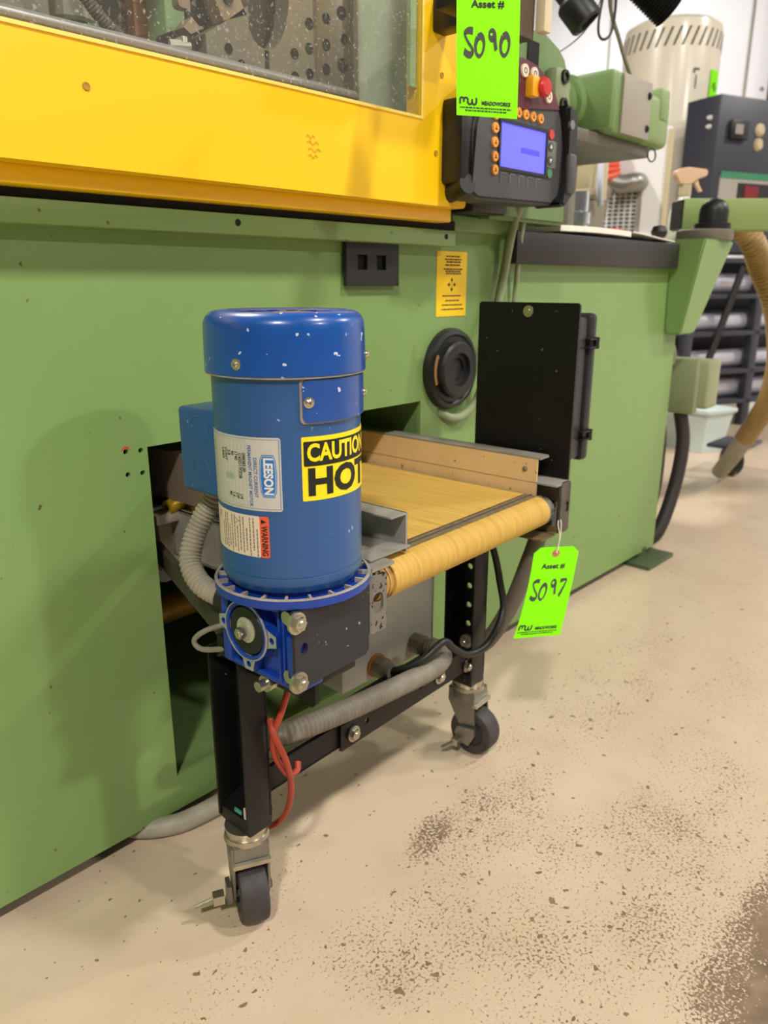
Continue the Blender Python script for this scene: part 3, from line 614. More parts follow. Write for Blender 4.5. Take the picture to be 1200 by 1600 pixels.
# green casting with the dark slot that carries the terminal
gc = thing('terminal_support', 'green curved casting with bolted lugs behind the operator terminal', 'bracket', (1.0, 0.72, 0.706))
mb = MB(); mb.prism([(0.93, 0.706), (1.13, 0.706), (1.135, 0.85), (1.122, 0.905), (1.105, 0.935), (1.085, 0.948), (1.045, 0.955), (0.93, 0.955)], lambda a, b, d: Vector((a, d, b)), 0.665, 0.80)
bmesh.ops.bevel(mb.bm, geom=mb.bm.edges[:], offset=0.005, segments=2, affect='EDGES'); mb.obj('casting', GREEN2, gc, world=True)
mb = MB(); mb.box((1.002, 0.6635, 0.88), (1.03, 0.6665, 0.94)); mb.obj('dark_slot', BLACKHOLE, gc, world=True)
mb = MB(); mb.box((1.05, 0.645, 0.855), (1.092, 0.667, 0.915), 0.008); lug = mb.obj('lug', GREENGREY, gc, world=True)
for z in (0.902, 0.866):
    mb = MB(); mb.lathe([(0, -0.004), (0.005, -0.004), (0.0055, 0.004), (0.009, 0.004), (0.0095, 0)], (1.07, 0.645, z), (0, -1, 0), 16); mb.obj('lug_bolt', BLACK, lug, world=True)
mb = MB(); mb.lathe([(0, 0.007), (0.006, 0.006), (0.01, 0)], (1.028, 0.665, 0.865), (0, -1, 0), 16); mb.obj('mount_stud', ZINC, gc, world=True)
mb = MB(); mb.box((0.934, 0.596, 0.923), (0.951, 0.61, 1.15), 0.002); post = mb.obj('guard_upright', mat('cream_upright', (220, 208, 178), 0.5), gc, world=True)
mb = MB(); mb.box((0.90, 0.612, 0.915), (0.936, 0.665, 1.15), 0.002); mb.obj('upright_backing', mat('brown_backing', (92, 78, 62), 0.6), gc, world=True)

# ------------------------------------------------------------------ injection unit on the machine bed
inj = thing('injection_unit', 'green barrel and gear housing with a grey side plate above the counter', 'machine', (1.5, 0.85, 0.6955))
def I(m_, n, ma, p=None, **k): return m_.obj(n, ma, p or inj, world=True, **k)
mb = MB(); mb.box((1.40, 0.742, 0.884), (1.548, 0.92, 0.988), 0.006); I(mb, 'gear_housing', GREEN2)
mb = MB(); mb.box((1.432, 0.737, 0.886), (1.546, 0.742, 0.985), 0.001); gp = I(mb, 'side_plate', GREYPL)
for x, z in ((1.536, 0.962), (1.536, 0.905)):
    mb = MB(); bolt(mb, (x, 0.737, z), (0, -1, 0), 0.005, 0.004); I(mb, 'plate_bolt', BLACK, gp)
mb = MB(); mb.cyl((1.18, 0.84, 0.935), (1.37, 0.84, 0.935), 0.048, 0.044, 32); mb.lathe([(0.03, 0), (0.052, 0.002), (0.056, 0.02), (0.05, 0.03), (0.03, 0.03)], (1.37, 0.84, 0.935), (1, 0, 0), 32); I(mb, 'barrel', GREEN2)
mb = MB(); mb.box((1.386, 0.735, 0.886), (1.412, 0.93, 0.986), 0.01); I(mb, 'housing_rib', GREEN2)
mb = MB(); mb.box((1.15, 0.76, 0.862), (1.60, 0.93, 0.884), 0.003); I(mb, 'carriage', mat('shade_darkened_carriage', (96, 90, 80), 0.5))  # grey darkened so the colour carries the shadow on the carriage underside
mb = MB(); mb.box((1.548, 0.744, 0.882), (1.655, 0.90, 0.975), 0.014, 3); mb.box((1.60, 0.74, 0.93), (1.64, 0.80, 0.99), 0.008); I(mb, 'motor_end', mat('pale_green_end', (134, 156, 104), 0.5, vary=0.4, vscale=10, col2=(112, 136, 84)))
for x in (1.30, 1.54):
    mb = MB(); mb.box((x, 0.90, 0.6955), (x + 0.03, 0.93, 0.864), 0.003); I(mb, 'carriage_leg', GREYPL)
mb = MB(); mb.tube([(1.585 + 0.018 * math.cos(a * 0.7) , 0.745, 0.865 + 0.012 * math.sin(a * 0.7)) for a in range(24)], 0.0015, 6); I(mb, 'coiled_lead', BLACK)

# ------------------------------------------------------------------ conveyor (local axes: u along the roller, v into the machine)
CT = R(2.5)
cv = thing('belt_conveyor', 'small wheeled conveyor with dusty yellow belt, black legs and blue motor', 'conveyor', (0.476, 0.445, 0), CT)
CM = ROOTM[cv.name]; CMI = CM.inverted()
def C(m_, n, ma, p=None, **k): return m_.obj(n, ma, p or cv, **k)           # local coordinates
def CW(m_, n, ma, p=None, **k): return m_.obj(n, ma, p or cv, world=True, **k)   # world coordinates
UV = lambda v: Matrix(((1, 0, 0, 0), (0, 0, -1, v), (0, 1, 0, 0), (0, 0, 0, 1)))
RZ, RV, RR = 0.3485, 0.020, 0.0190
# side frames
mb = MB(); mb.box((-0.020, -0.002, 0.318), (-0.017, 0.62, 0.374)); mb.box((-0.020, -0.002, 0.371), (0.014, 0.62, 0.374)); mb.box((-0.020, 0.02, 0.318), (0.0, 0.62, 0.321)); C(mb, 'side_frame', ALU)
mb = MB(); mb.plate([rrect(-0.0245, 0.313, -0.0005, 0.3685, 0.003), rrect(-0.0195, 0.3315, -0.0055, 0.3515, 0.006)], 0.003, UV(-0.0035)); C(mb, 'take_up_tab', RUST)
mb = MB(); mb.box((0.355, 0.0, 0.318), (0.358, 0.62, 0.384)); mb.box((0.322, -0.002, 0.381), (0.358, 0.62, 0.384), 0.001); mb.box((0.338, 0.0, 0.318), (0.358, 0.62, 0.321)); C(mb, 'side_frame', ALU)
mb = MB(); mb.plate([rrect(0.334, 0.319, 0.358, 0.384, 0.004), [(0.3475, 0.345), (0.3555, 0.345), (0.3555, 0.358), (0.3475, 0.358)]], 0.003, UV(-0.0015)); C(mb, 'take_up_tab', DARKSTEEL)
mb = MB(); mb.box((0.334, 0.0, 0.32), (0.3345, 0.02, 0.328)); mb.box((0.30, 0.002, 0.316), (0.335, 0.05, 0.3185)); C(mb, 'tab_gusset', mat('rusty_gusset', (120, 100, 70), 0.6, 0.3))
mb = MB(); mb.box((-0.026, 0.17, 0.388), (-0.022, 0.60, 0.440)); mb.box((-0.026, 0.17, 0.440), (0.045, 0.60, 0.443)); C(mb, 'shaded_channel_panel', mat('shaded_channel_brown', (116, 100, 88), 0.55, vary=0.5, vscale=12, col2=(94, 80, 70)))  # panel added for the side channel; its shade is put into the brown-grey
# belt loop
mb = MB(); prof = []
for k in range(17): a = R(90 + 180 * k / 16); prof.append((RV + RR * math.cos(a), RZ + RR * math.sin(a)))
for k in range(9): a = R(270 + 180 * k / 8); prof.append((0.60 + RR * math.cos(a), RZ + RR * math.sin(a)))
N = len(prof)
for u0, u1 in ((0.021, 0.316),):
    a = [mb.bm.verts.new((u0, *p)) for p in prof]; b_ = [mb.bm.verts.new((u1, *p)) for p in prof]
    inn = [(RV + (p[0] - RV) if False else p[0], p[1]) for p in prof]
    for i in range(N): mb.bm.faces.new((a[i], a[(i + 1) % N], b_[(i + 1) % N], b_[i]))
    mb.bm.faces.new(a); mb.bm.faces.new(b_)
C(mb, 'belt', BELT, smooth=50)
mb = MB()
for k in range(72):
    u = 0.056 + k * 0.0036; mb.box((u, 0.0205, RZ + RR - 0.0005), (u + 0.0024, 0.0350, RZ + RR + 0.0010))
lc = C(mb, 'belt_lacing', LACE, smooth=0)
mb = MB(); mb.cyl((0.054, 0.0285, RZ + RR + 0.0006), (0.316, 0.0285, RZ + RR + 0.0006), 0.0014, seg=8); mb.box((0.054, 0.0345, RZ + RR - 0.0004), (0.316, 0.0385, RZ + RR + 0.0004)); C(mb, 'lacing_pin', mat('dark_lacing_pin', (70, 60, 48), 0.7), lc)
# end roller stub and ring lines by the near end
mb = MB(); mb.cyl((0.0005, RV, RZ), (0.021, RV, RZ), 0.0168, seg=28); mb.cyl((0.006, RV, RZ), (0.010, RV, RZ), 0.0185, seg=28); mb.cyl((0.014, RV, RZ), (0.016, RV, RZ), 0.0180, seg=28); C(mb, 'roller', mat('ochre_roller', (206, 166, 88), 0.6, vary=0.7, vscale=60, col2=(130, 96, 44)))
mb = MB(); mb.cyl((0.316, RV, RZ), (0.324, RV, RZ), 0.0188, seg=28); mb.cyl((0.324, RV, RZ), (0.332, RV, RZ), 0.016, seg=28); C(mb, 'roller', RUST)
mb = MB(); mb.cyl((-0.03, RV, RZ), (0.355, RV, RZ), 0.006, seg=16); C(mb, 'roller_shaft', DARKSTEEL)
mb = MB(); mb.box((0.02, 0.05, 0.334), (0.32, 0.58, 0.364)); C(mb, 'slider_bed', ALU)
# guides
mb = MB()
mb.prism([(0.034, 0.358), (0.62, 0.358), (0.62, 0.413), (0.026, 0.413), (0.026, 0.356), (0.030, 0.353)], lambda a, b, d: Vector((d, a, b)), 0.322, 0.3245); gd = C(mb, 'belt_guide', GUIDE)
mb = MB(); mb.plate([[(0.322, 0.022), (0.343, 0.022), (0.346, 0.025), (0.346, 0.62), (0.322, 0.62)], [(0.327, 0.118), (0.3305, 0.118), (0.3305, 0.126), (0.327, 0.126)]], 0.0025, Matrix.Translation((0, 0, 0.4135))); C(mb, 'guide_flange', ALU, gd)
mb = MB(); mb.cyl((0.322, 0.043, 0.398), (0.3195, 0.043, 0.398), 0.0035, 0.0025, 12); C(mb, 'rivet', STEEL, gd)
mb = MB(); mb.box((0.050, 0.014, 0.369), (0.0525, 0.62, 0.409)); mb.box((-0.006, 0.010, 0.3745), (0.0525, 0.62, 0.377), 0.001) ; mb.box((0.028, 0.014, 0.4065), (0.0525, 0.62, 0.409), 0.001)
g2 = C(mb, 'belt_guide', ALU)
mb = MB(); mb.cyl((0.050, 0.034, 0.398), (0.048, 0.034, 0.398), 0.0025, seg=12); C(mb, 'rivet', STEEL, g2)
# legs: channels open to the left
def leg(u, v, z0, z1, holes):
    mb = MB(); w, d, t = 0.030, 0.046, 0.003
    lp = [rrect(v, z0 + 0.012, v + d, z1, 0.002)]
    if holes: lp += [circ(v + 0.026, z0 + 0.052 + k * 0.027, 0.0042, 12) for k in range(6)]
    mb.plate(lp, t, Matrix(((0, 0, -1, u + w - t / 2), (1, 0, 0, 0), (0, 1, 0, 0), (0, 0, 0, 1))))
    mb.box((u, v, z0 + 0.010), (u + w, v + t, z1), 0.001); mb.box((u, v + d - t, z0 + 0.010), (u + w, v + d, z1), 0.001)
    mb.hull([(u + 0.002, v + 0.001, z0 + 0.02), (u + 0.002, v + d, z0 + 0.02), (u + 0.002, v + 0.001, z0 + 0.004), (u + 0.002, v + d, z0 + 0.008), (u + w, v + 0.001, z0 + 0.004), (u + w, v + d, z0 + 0.008), (u + w - 0.004, v + 0.004, z0), (u + 0.006, v + 0.004, z0), (u + 0.006, v + d - 0.006, z0), (u + w, v + d, z0 + 0.03), (u + w, v, z0 + 0.03)])
    return C(mb, 'leg', BLACKP)
LU1, LU2, LV = -0.117, 0.258, 0.069
l1 = leg(LU1, LV, 0.106, 0.30, False)
l2 = leg(LU2, LV, 0.106, 0.335, True)
for u, v, z in ((LU1 + 0.003, LV + 0.012, 0.126),):
    mb = MB(); mb.box((u - 0.0012, v, z + 0.004), (u + 0.0002, v + 0.010, z + 0.008), M=None); C(mb, 'paint_chip', mat('teal_chip', (60, 150, 140), 0.5), l1)
    mb = MB(); mb.box((u - 0.0012, v - 0.008, z + 0.002), (u + 0.0002, v - 0.004, z + 0.014)); C(mb, 'paint_chip', mat('bare_metal_chip', (190, 182, 170), 0.5), l1)
mb = MB(); bolt(mb, (LU2 + 0.0265, LV + 0.026, 0.160), (-1, 0, 0), 0.007, 0.009); C(mb, 'leg_bolt', ZINC, l2)
# rear pair of legs further in, and the frame ties that carry the deck
mb = MB(); mb.box((LU1, LV + 0.005, 0.296), (LU2 + 0.03, LV + 0.03, 0.316), 0.002); C(mb, 'deck_tie', BLACKP)
# lower cross bar (two overlapping angles with bolts)
mb = MB(); mb.box((LU1 + 0.028, LV + 0.012, 0.135), (0.06, LV + 0.015, 0.163)); mb.box((LU1 + 0.028, LV + 0.012, 0.135), (0.06, LV + 0.045, 0.138)); xb = C(mb, 'cross_bar', BLACKP)
mb = MB()
mb.plate([rrect(0.02, 0.132, LU2 + 0.004, 0.163, 0.001), circ(0.062, 0.151, 0.0035, 10), circ(0.16, 0.151, 0.0035, 10)], 0.003, UV(LV + 0.0095))
mb.box((0.02, LV + 0.011, 0.160), (LU2, LV + 0.045, 0.163)); xb2 = C(mb, 'cross_bar', BLACKP)
for u, z in ((0.038, 0.147), (0.196, 0.150), (LU2 + 0.0, 0.140)):
    mb = MB(); bolt(mb, (u, LV + 0.007, z), (0, -1, 0), 0.0068, 0.006, True); C(mb, 'bolt', ZINC, xb2)
# casters
def caster(pu, pv, z0, ang, off, name='caster'):
    """stem top at (pu, pv, z0); wheel trails by off along the rolling direction given by ang (local)"""
    roll = Vector((math.cos(ang), math.sin(ang), 0)); ax = Vector((-roll.y, roll.x, 0)); up = Vector((0, 0, 1))
    P = Vector((pu, pv, 0)); wc = P + roll * off + up * 0.033
    q = lambda a, b, c: P + roll * a + ax * b + up * c
    mb = MB(); mb.cyl(P + up * (z0 - 0.008), P + up * (z0 + 0.002), 0.020, 0.021, 28); mb.cyl(P + up * (z0 - 0.012), P + up * (z0 - 0.007), 0.0225, 0.0215, 28)
    cs = C(mb, name, ZINC)
    mb = MB(); mb.lathe([(0, -0.010), (0.018, -0.010), (0.020, -0.0138), (0.0285, -0.0142), (0.0312, -0.0128), (0.0322, -0.0100), (0.0326, -0.004), (0.0326, 0.004), (0.0322, 0.0100), (0.0312, 0.0128), (0.0285, 0.0142), (0.020, 0.0138), (0.018, 0.010), (0, 0.010)], wc, ax, 48); C(mb, 'wheel', RUBBER, cs)
    mb = MB()
    for s_ in (-1, 1):
        b0, b1 = s_ * 0.0162, s_ * 0.0185
        mb.hull([q(*p) for b in (b0, b1) for p in ((-0.018, b, z0 - 0.012), (0.019, b, z0 - 0.012), (0.020, b, z0 - 0.030), (off + 0.011, b, 0.040), (off + 0.006, b, 0.028), (off - 0.006, b, 0.028), (off - 0.012, b, 0.040), (-0.019, b, z0 - 0.030))])
    crown = [q(a_, b_, c_) for a_, b_ in ((-0.020, -0.0162), (0.021, -0.0162), (0.021, 0.0162), (-0.020, 0.0162), (-0.012, -0.0185), (0.012, -0.0185), (0.012, 0.0185), (-0.012, 0.0185)) for c_ in (z0 - 0.026, z0 - 0.0115)]
    mb.hull(crown)
    mb.cyl(wc - ax * 0.0215, wc + ax * 0.0215, 0.005, seg=6)
    C(mb, 'fork', STEEL, cs)
    mb = MB(); mb.hull([q(a_, b_, c_) for a_ in (0.019, 0.026) for b_ in (-0.0185, 0.0185) for c_ in (z0 - 0.031, z0 - 0.0265)]); C(mb, 'fork_lip', ZINC, cs)
    return cs, wc, roll, ax
def brake(cs, wc, roll, ax, plate, tab, tip):
    p = lambda a_, b_, c_: wc + roll * a_ + ax * b_ + Vector((0, 0, c_))
    mb = MB(); mb.hull([p(a_, b_, c_) for b_ in (-0.024, -0.0195) for a_, c_ in plate]); C(mb, 'brake_plate', STEEL, cs)
    t0 = p(*tab); mb = MB(); mb.hull([t0 + roll * x + ax * y + Vector((0, 0, z)) for x in (-0.005, 0.005) for y in (-0.006, 0.005) for z in (-0.005, 0.005)]); C(mb, 'brake_tab', ZINC, cs)
    mb = MB(); t1 = p(*tip); mb.tube([t0, t0.lerp(t1, 0.5), t1], lambda t: 0.0034 - 0.0012 * t, 8); C(mb, 'brake_lever', ZINC, cs)
NC, wc, roll, ax = caster(LU1 + 0.016, LV + 0.024, 0.106, R(-119), 0.006)
brake(NC, wc, roll, ax, ((-0.012, 0.010), (0.006, 0.012), (0.010, -0.002), (0.0, -0.014), (-0.012, -0.010)), (0.0, -0.032, -0.002), (-0.004, -0.056, -0.010))
FC, wc, roll, ax = caster(LU2 + 0.026, LV + 0.022, 0.106, R(-88), 0.014)
brake(FC, wc, roll, ax, ((-0.014, 0.010), (0.012, 0.014), (0.013, 0.004), (0.004, -0.014), (-0.012, -0.012), (-0.018, 0.0)), (-0.012, -0.028, -0.010), (-0.024, -0.046, -0.016))

# ------------- worm gearbox
MU, MV = -0.0786, 0.0345
GU0, GU1 = -0.122, -0.034
mb = MB(); mb.box((GU0 + 0.006, -0.006, 0.300), (GU1, 0.078, 0.364), 0.004)
mb.box((GU0 + 0.001, -0.013, 0.300), (GU0 + 0.018, -0.004, 0.366), 0.002)      # front edge of the casting
mb.box((GU0, 0.072, 0.300), (GU0 + 0.018, 0.082, 0.366), 0.002)
mb.box((GU0 + 0.002, -0.013, 0.298), (GU0 + 0.03, 0.082, 0.304), 0.002)
for v in (0.001, 0.0065): mb.box((GU0 - 0.001, v - 0.0011, 0.303), (GU0 + 0.012, v + 0.0011, 0.366), 0.0006)
mb.box((GU0 - 0.003, -0.012, 0.312), (GU0 + 0.006, -0.005, 0.350), 0.001)
for z in (0.372 - 0.008,): mb.box((GU0 + 0.002, 0.0, z), (GU1, 0.078, z + 0.006))
gb = C(mb, 'gearbox', BLUE3)
HV, HZ = 0.041, 0.3415
mb = MB(); mb.lathe([(0.0, 0.004), (0.022, 0.004), (0.0225, 0.0125), (0.0255, 0.0125), (0.0262, 0.012), (0.0265, 0.0)], (GU0 + 0.006, HV, HZ), (-1, 0, 0), 48)
hub = C(mb, 'hub_ring', BLUE3, gb)
mb = MB(); mb.lathe([(0.0254, 0.0), (0.0254, 0.0012), (0.0264, 0.0012), (0.0268, 0.0)], (GU0 + 0.006 - 0.0121, HV, HZ), (-1, 0, 0), 48); C(mb, 'hub_rim', mat('bare_aluminium', (190, 190, 192), 0.4, 0.7), gb)
mb = MB(); mb.lathe([(0, 0.0), (0.0095, 0.0), (0.010, 0.003), (0.0205, 0.0034), (0.0222, 0.001), (0.0222, -0.003)], (GU0 + 0.006 - 0.0085, HV, HZ), (-1, 0, 0), 40); C(mb, 'shaft_seal', BLACK, gb)
mb = MB(); mb.lathe([(0, 0.0), (0.011, 0.0), (0.0112, 0.0018), (0.008, 0.0022), (0.0075, 0.004), (0, 0.004)], (GU0 + 0.006 - 0.0110, HV, HZ + 0.001), (-1, 0, 0), 32); C(mb, 'shaft_washer', mat('pale_washer', (196, 196, 176), 0.4, 0.5), gb)
mb = MB(); bolt(mb, (GU0 + 0.006 - 0.0148, HV, HZ), (-1, 0, 0), 0.0056, 0.006, False); C(mb, 'shaft_bolt', ZINC, gb)
for dv, dz in ((0.031, 0.0), (-0.031, 0.0), (0.0, -0.031), (0, 0.031)):
    mb = MB()
    a = math.atan2(dz, dv); c, s_ = math.cos(a), math.sin(a)
    lp = [(HV + c * p - s_ * q_, HZ + s_ * p + c * q_) for p, q_ in ((0.022, -0.010), (0.030, -0.0068), (0.0365, -0.005), (0.0365, 0.005), (0.030, 0.0068), (0.022, 0.010))]
    mb.plate([lp, circ(HV + dv * 1.0, HZ + dz * 1.0, 0.0024, 12)], 0.009, Matrix(((0, 0, -1, GU0 - 0.0005), (1, 0, 0, 0), (0, 1, 0, 0), (0, 0, 0, 1)))); ear = C(mb, 'hub_ear', BLUE3, gb)
    mb = MB(); mb.plate([[(HV + (x - HV) * 0.995, HZ + (y - HZ) * 0.995) for x, y in lp], circ(HV + dv, HZ + dz, 0.003, 12)], 0.0006, Matrix(((0, 0, -1, GU0 - 0.0052), (1, 0, 0, 0), (0, 1, 0, 0), (0, 0, 0, 1)))); C(mb, 'ear_face', MATS['bare_aluminium'], gb)
# black cover plate on the front with two bolts and a hole
mb = MB(); mb.plate([[(GU0 - 0.005, 0.308), (GU0 + 0.000, 0.305), (GU1 - 0.010, 0.306), (GU1 - 0.0055, 0.310), (GU1 - 0.0045, 0.374), (GU0 - 0.005, 0.374)], circ(GU0 + 0.005, 0.340, 0.0042, 16, 0.005)], 0.0035, UV(-0.0155)); cp = C(mb, 'cover_plate', BLACKPLATE, gb)
for z in (0.3655, 0.3135):
    mb = MB(); bolt(mb, (GU0 - 0.0035, -0.0173, z), (0, -1, 0), 0.0068, 0.007); C(mb, 'plate_bolt', ZINC, gb)
    mb = MB(); mb.cyl((GU0 - 0.002, -0.006, z), (GU0 + 0.004, -0.006, z), 0.004, seg=12); mb.cyl((GU0 - 0.003, -0.006, z), (GU0 - 0.001, -0.006, z), 0.006, seg=16); C(mb, 'nut', ZINC, gb)
# mounting bracket below
mb = MB(); mb.box((GU0 + 0.016, 0.004, 0.283), (GU1 + 0.0, 0.08, 0.2955), 0.001); mb.prism([(-0.004, 0.301), (-0.004, 0.273), (0.0, 0.269), (0.008, 0.270), (0.06, 0.283), (0.08, 0.284), (0.08, 0.301)], lambda a, b, d: Vector((d, a, b)), GU0 + 0.028, GU0 + 0.0325); C(mb, 'gear_bracket', BLACKP)
mb = MB(); p0 = Vector((GU0 + 0.022, 0.035, 0.289)); mb.cyl(p0, p0 + Vector((-0.004, 0, 0)), 0.010, seg=20); mb.cyl(p0 + Vector((-0.004, 0, 0)), p0 + Vector((-0.014, 0, 0)), 0.0072, seg=6); mb.cyl(p0, p0 + Vector((-0.024, 0, 0)), 0.0048, seg=14); mb.cyl(p0 + Vector((-0.014, 0, 0)), p0 + Vector((-0.016, 0, 0)), 0.0078, seg=18); C(mb, 'bracket_stud', ZINC)

# ------------- motor
Mo = Vector((MU, MV, 0))
TR = 0.059
mb = MB(); mb.lathe([(0, 0.386), (0.053, 0.386), (0.0555, 0.3845), (TR - 0.0008, 0.3895), (TR, 0.391), (TR, 0.3975), (TR - 0.0005, 0.3979), (TR, 0.3983), (TR, 0.556), (0.056, 0.558), (0.0, 0.558)], Mo, seg=96)
motor = C(mb, 'motor', BLUE2)
mb = MB(); capR = 0.0635
prof = [(0.058, 0.5545), (capR - 0.0008, 0.5540), (capR, 0.5550), (capR - 0.0006, 0.585)] + [(capR - 0.012 + 0.0115 * math.cos(R(a)), 0.588 + 0.012 * math.sin(R(a))) for a in (15, 30, 45, 60, 75, 90)] + [(0.046, 0.5993), (0.044, 0.598), (0.020, 0.598), (0.018, 0.5965), (0.0, 0.5965)]
mb.lathe(prof, Mo, seg=96); C(mb, 'end_cap', BLUE, motor)
mb = MB()
for k in range(14):
    a = 2 * PI * k / 14 + 0.2; d = Vector((math.cos(a), math.sin(a), 0)); e = Vector((-d.y, d.x, 0)); p = Mo + d * 0.034
    mb.hull([p + d * x * 0.007 + e * y * 0.0035 + Vector((0, 0, z)) for x in (-1, 1) for y in (-1, 1) for z in (0.5975, 0.5984)])
C(mb, 'vent_slots', BLACKHOLE, motor)
mb = MB(); mb.lathe([(0.0, 0.5985), (0.014, 0.5985), (0.016, 0.5975), (0.017, 0.5965)], Mo + Vector((0.004, -0.004, 0)), seg=32); C(mb, 'dusty_hub', mat('brown_dust', (120, 98, 64), 0.8), motor)
mb = MB(); mb.lathe([(TR, 0.5525), (capR - 0.0006, 0.5532), (capR - 0.0004, 0.5542), (0.058, 0.5546)], Mo, seg=96); C(mb, 'cap_rim', DUST, motor)
def cyl(r):       # map (arc degrees, height) onto the motor shell
    return lambda a, z: Mo + Vector((math.cos(R(a) - CT), math.sin(R(a) - CT), 0)) * r + Vector((0, 0, z))
def cyl3(a, z, d): return Mo + Vector((math.cos(R(a) - CT), math.sin(R(a) - CT), 0)) * (TR + d) + Vector((0, 0, z))
DEG = 180 / PI / TR
def shellplate(mb_, a0, a1, z0, z1, d0, d1, r=0.002, na=24):
    """rounded rectangle bent over the shell"""
    w, h = (a1 - a0) / DEG, z1 - z0
    lp = rrect(-w / 2, -h / 2, w / 2, h / 2, r)
    cu = bpy.data.curves.new('tmp', 'CURVE'); cu.dimensions = '2D'; cu.fill_mode = 'BOTH'
    sp = cu.splines.new('POLY'); sp.points.add(len(lp) - 1); sp.use_cyclic_u = True
    for p, q in zip(sp.points, lp): p.co = (q[0], q[1], 0, 1)
    t = MB(); t.curve(cu, fn=lambda x, y: Vector((x, y, 0)), slices=0.0035)
    bmesh.ops.remove_doubles(t.bm, verts=t.bm.verts[:], dist=1e-6)
    fs = t.bm.faces[:]; ex = bmesh.ops.extrude_face_region(t.bm, geom=fs)
    for v in ex['geom']:
        if isinstance(v, bmesh.types.BMVert): v.co.z = 1.0
    for v in t.bm.verts: v.co = cyl3((a0 + a1) / 2 + v.co.x * DEG, (z0 + z1) / 2 + v.co.y, d0 + (d1 - d0) * v.co.z)
    me = bpy.data.meshes.new('tmp'); t.bm.to_mesh(me); t.bm.free(); mb_.bm.from_mesh(me); bpy.data.meshes.remove(me)
# brush cover
mb = MB(); shellplate(mb, 239.0, 322.0, 0.5195, 0.5535, -0.001, 0.0009, 0.004); C(mb, 'brush_gasket', DUST, motor)
mb = MB(); shellplate(mb, 240.6, 321.0, 0.5208, 0.5520, -0.001, 0.0026, 0.004); C(mb, 'brush_cover', BLUE, motor)
def shscrew(a, z, r, d0=0.0):
    mb = MB(); p = cyl3(a, z, d0); n = (p - Mo); n.z = 0; n.normalize()
    mb.lathe([(r * 1.5, 0), (r * 1.5, 0.0006), (r, 0.0008), (r * 0.9, 0.002), (r * 0.5, 0.0027), (r * 0.3, 0.0012), (0, 0.001)], p, n, 20); return C(mb, 'screw', ZINC, motor)
shscrew(245.0, 0.536, 0.0028, 0.0026); shscrew(313.0, 0.536, 0.0028, 0.0026); shscrew(196.0, 0.5635, 0.0028, 0.0043); shscrew(314.5, 0.5655, 0.0028, 0.0045)
# nameplate
mb = MB(); shellplate(mb, 146.0, 224.3, 0.4530, 0.5100, 0.0, 0.0004, 0.002); C(mb, 'nameplate', LBLSILVER, motor)
NPo = TR + 0.0005
def npm(a0, z0, r=NPo):   # text running downwards, letters' tops to the right
    f = cyl(r); return lambda x, y: f(a0 + y * DEG, z0 - x)
mb = MB(); g = cyl(NPo)
for a_, w_ in ((149, 0.25), (222.8, 0.25)): mb.quad(g, a_, a_ + 0.45, 0.4545, 0.5085, 1, 1)
for z_ in (0.4545, 0.5083): mb.quad(g, 149, 223, z_, z_ + 0.0003, 24, 1)
C(mb, 'plate_border', LBLTEXT, motor, smooth=0)
mb = MB()
poly = [(-0.0165, 0.0), (-0.0165, 0.0045), (-0.012, 0.0062), (0.0, 0.0068), (0.012, 0.0062), (0.0165, 0.0045), (0.0165, -0.0045), (0.012, -0.0062), (0.0, -0.0068), (-0.012, -0.0062), (-0.0165, -0.0045)]
def patch2(mb_, poly, fn, sl=0.003):
    cu = bpy.data.curves.new('tmp', 'CURVE'); cu.dimensions = '2D'; cu.fill_mode = 'BOTH'
    sp = cu.splines.new('POLY'); sp.points.add(len(poly) - 1); sp.use_cyclic_u = True
    for p, q in zip(sp.points, poly): p.co = (q[0], q[1], 0, 1)
    mb_.curve(cu, fn=fn, slices=sl)
patch2(mb, poly, npm(214.3, 0.4805)); C(mb, 'logo_badge', LBLBLUE, motor, smooth=0)
mb = MB(); patch2(mb, [(x * 0.955, y * 0.90) for x, y in poly], npm(214.3, 0.4805, NPo + 0.0001)); C(mb, 'logo_line', WHITE, motor, smooth=0)
mb = MB(); patch2(mb, [(x * 0.935, y * 0.85) for x, y in poly], npm(214.3, 0.4805, NPo + 0.0002)); C(mb, 'logo_field', LBLBLUE, motor, smooth=0)
mb = MB(); mb.text('LEESON', 0.0095, npm(214.3, 0.4805, NPo + 0.0003), bold=0.00036, width=0.0285, slices=0.003); C(mb, 'logo_lettering', WHITE, motor, smooth=0)
mb = MB()
mb.text('DIRECT CURRENT', 0.0040, npm(204.4, 0.4790), bold=0.00010, width=0.031); mb.text('PERMANENT MAGNET MOTOR', 0.0040, npm(199.9, 0.4800), bold=0.00010, width=0.0475)
C(mb, 'printing', LBLTEXT, motor, smooth=0)
mb = MB()
for a_ in (196.6, 193.0, 189.4, 185.6, 181.8, 178.0, 174.0, 170.0, 166.0, 161.5): mb.quad(g, a_, a_ + 0.22, 0.4562, 0.5070, 1, 1)
mb.quad(g, 161.5, 196.6, 0.4562, 0.4564, 12, 1); mb.quad(g, 161.5, 196.6, 0.5068, 0.5070, 12, 1)
mb.quad(g, 175.0, 184.5, 0.4755, 0.4805, 5, 1)
for a_ in (155.5, 158.5): mb.quad(g, a_, a_ + 0.7, 0.458, 0.503, 1, 1)
C(mb, 'form_lines', LBLGREEN, motor, smooth=0)
mb = MB()
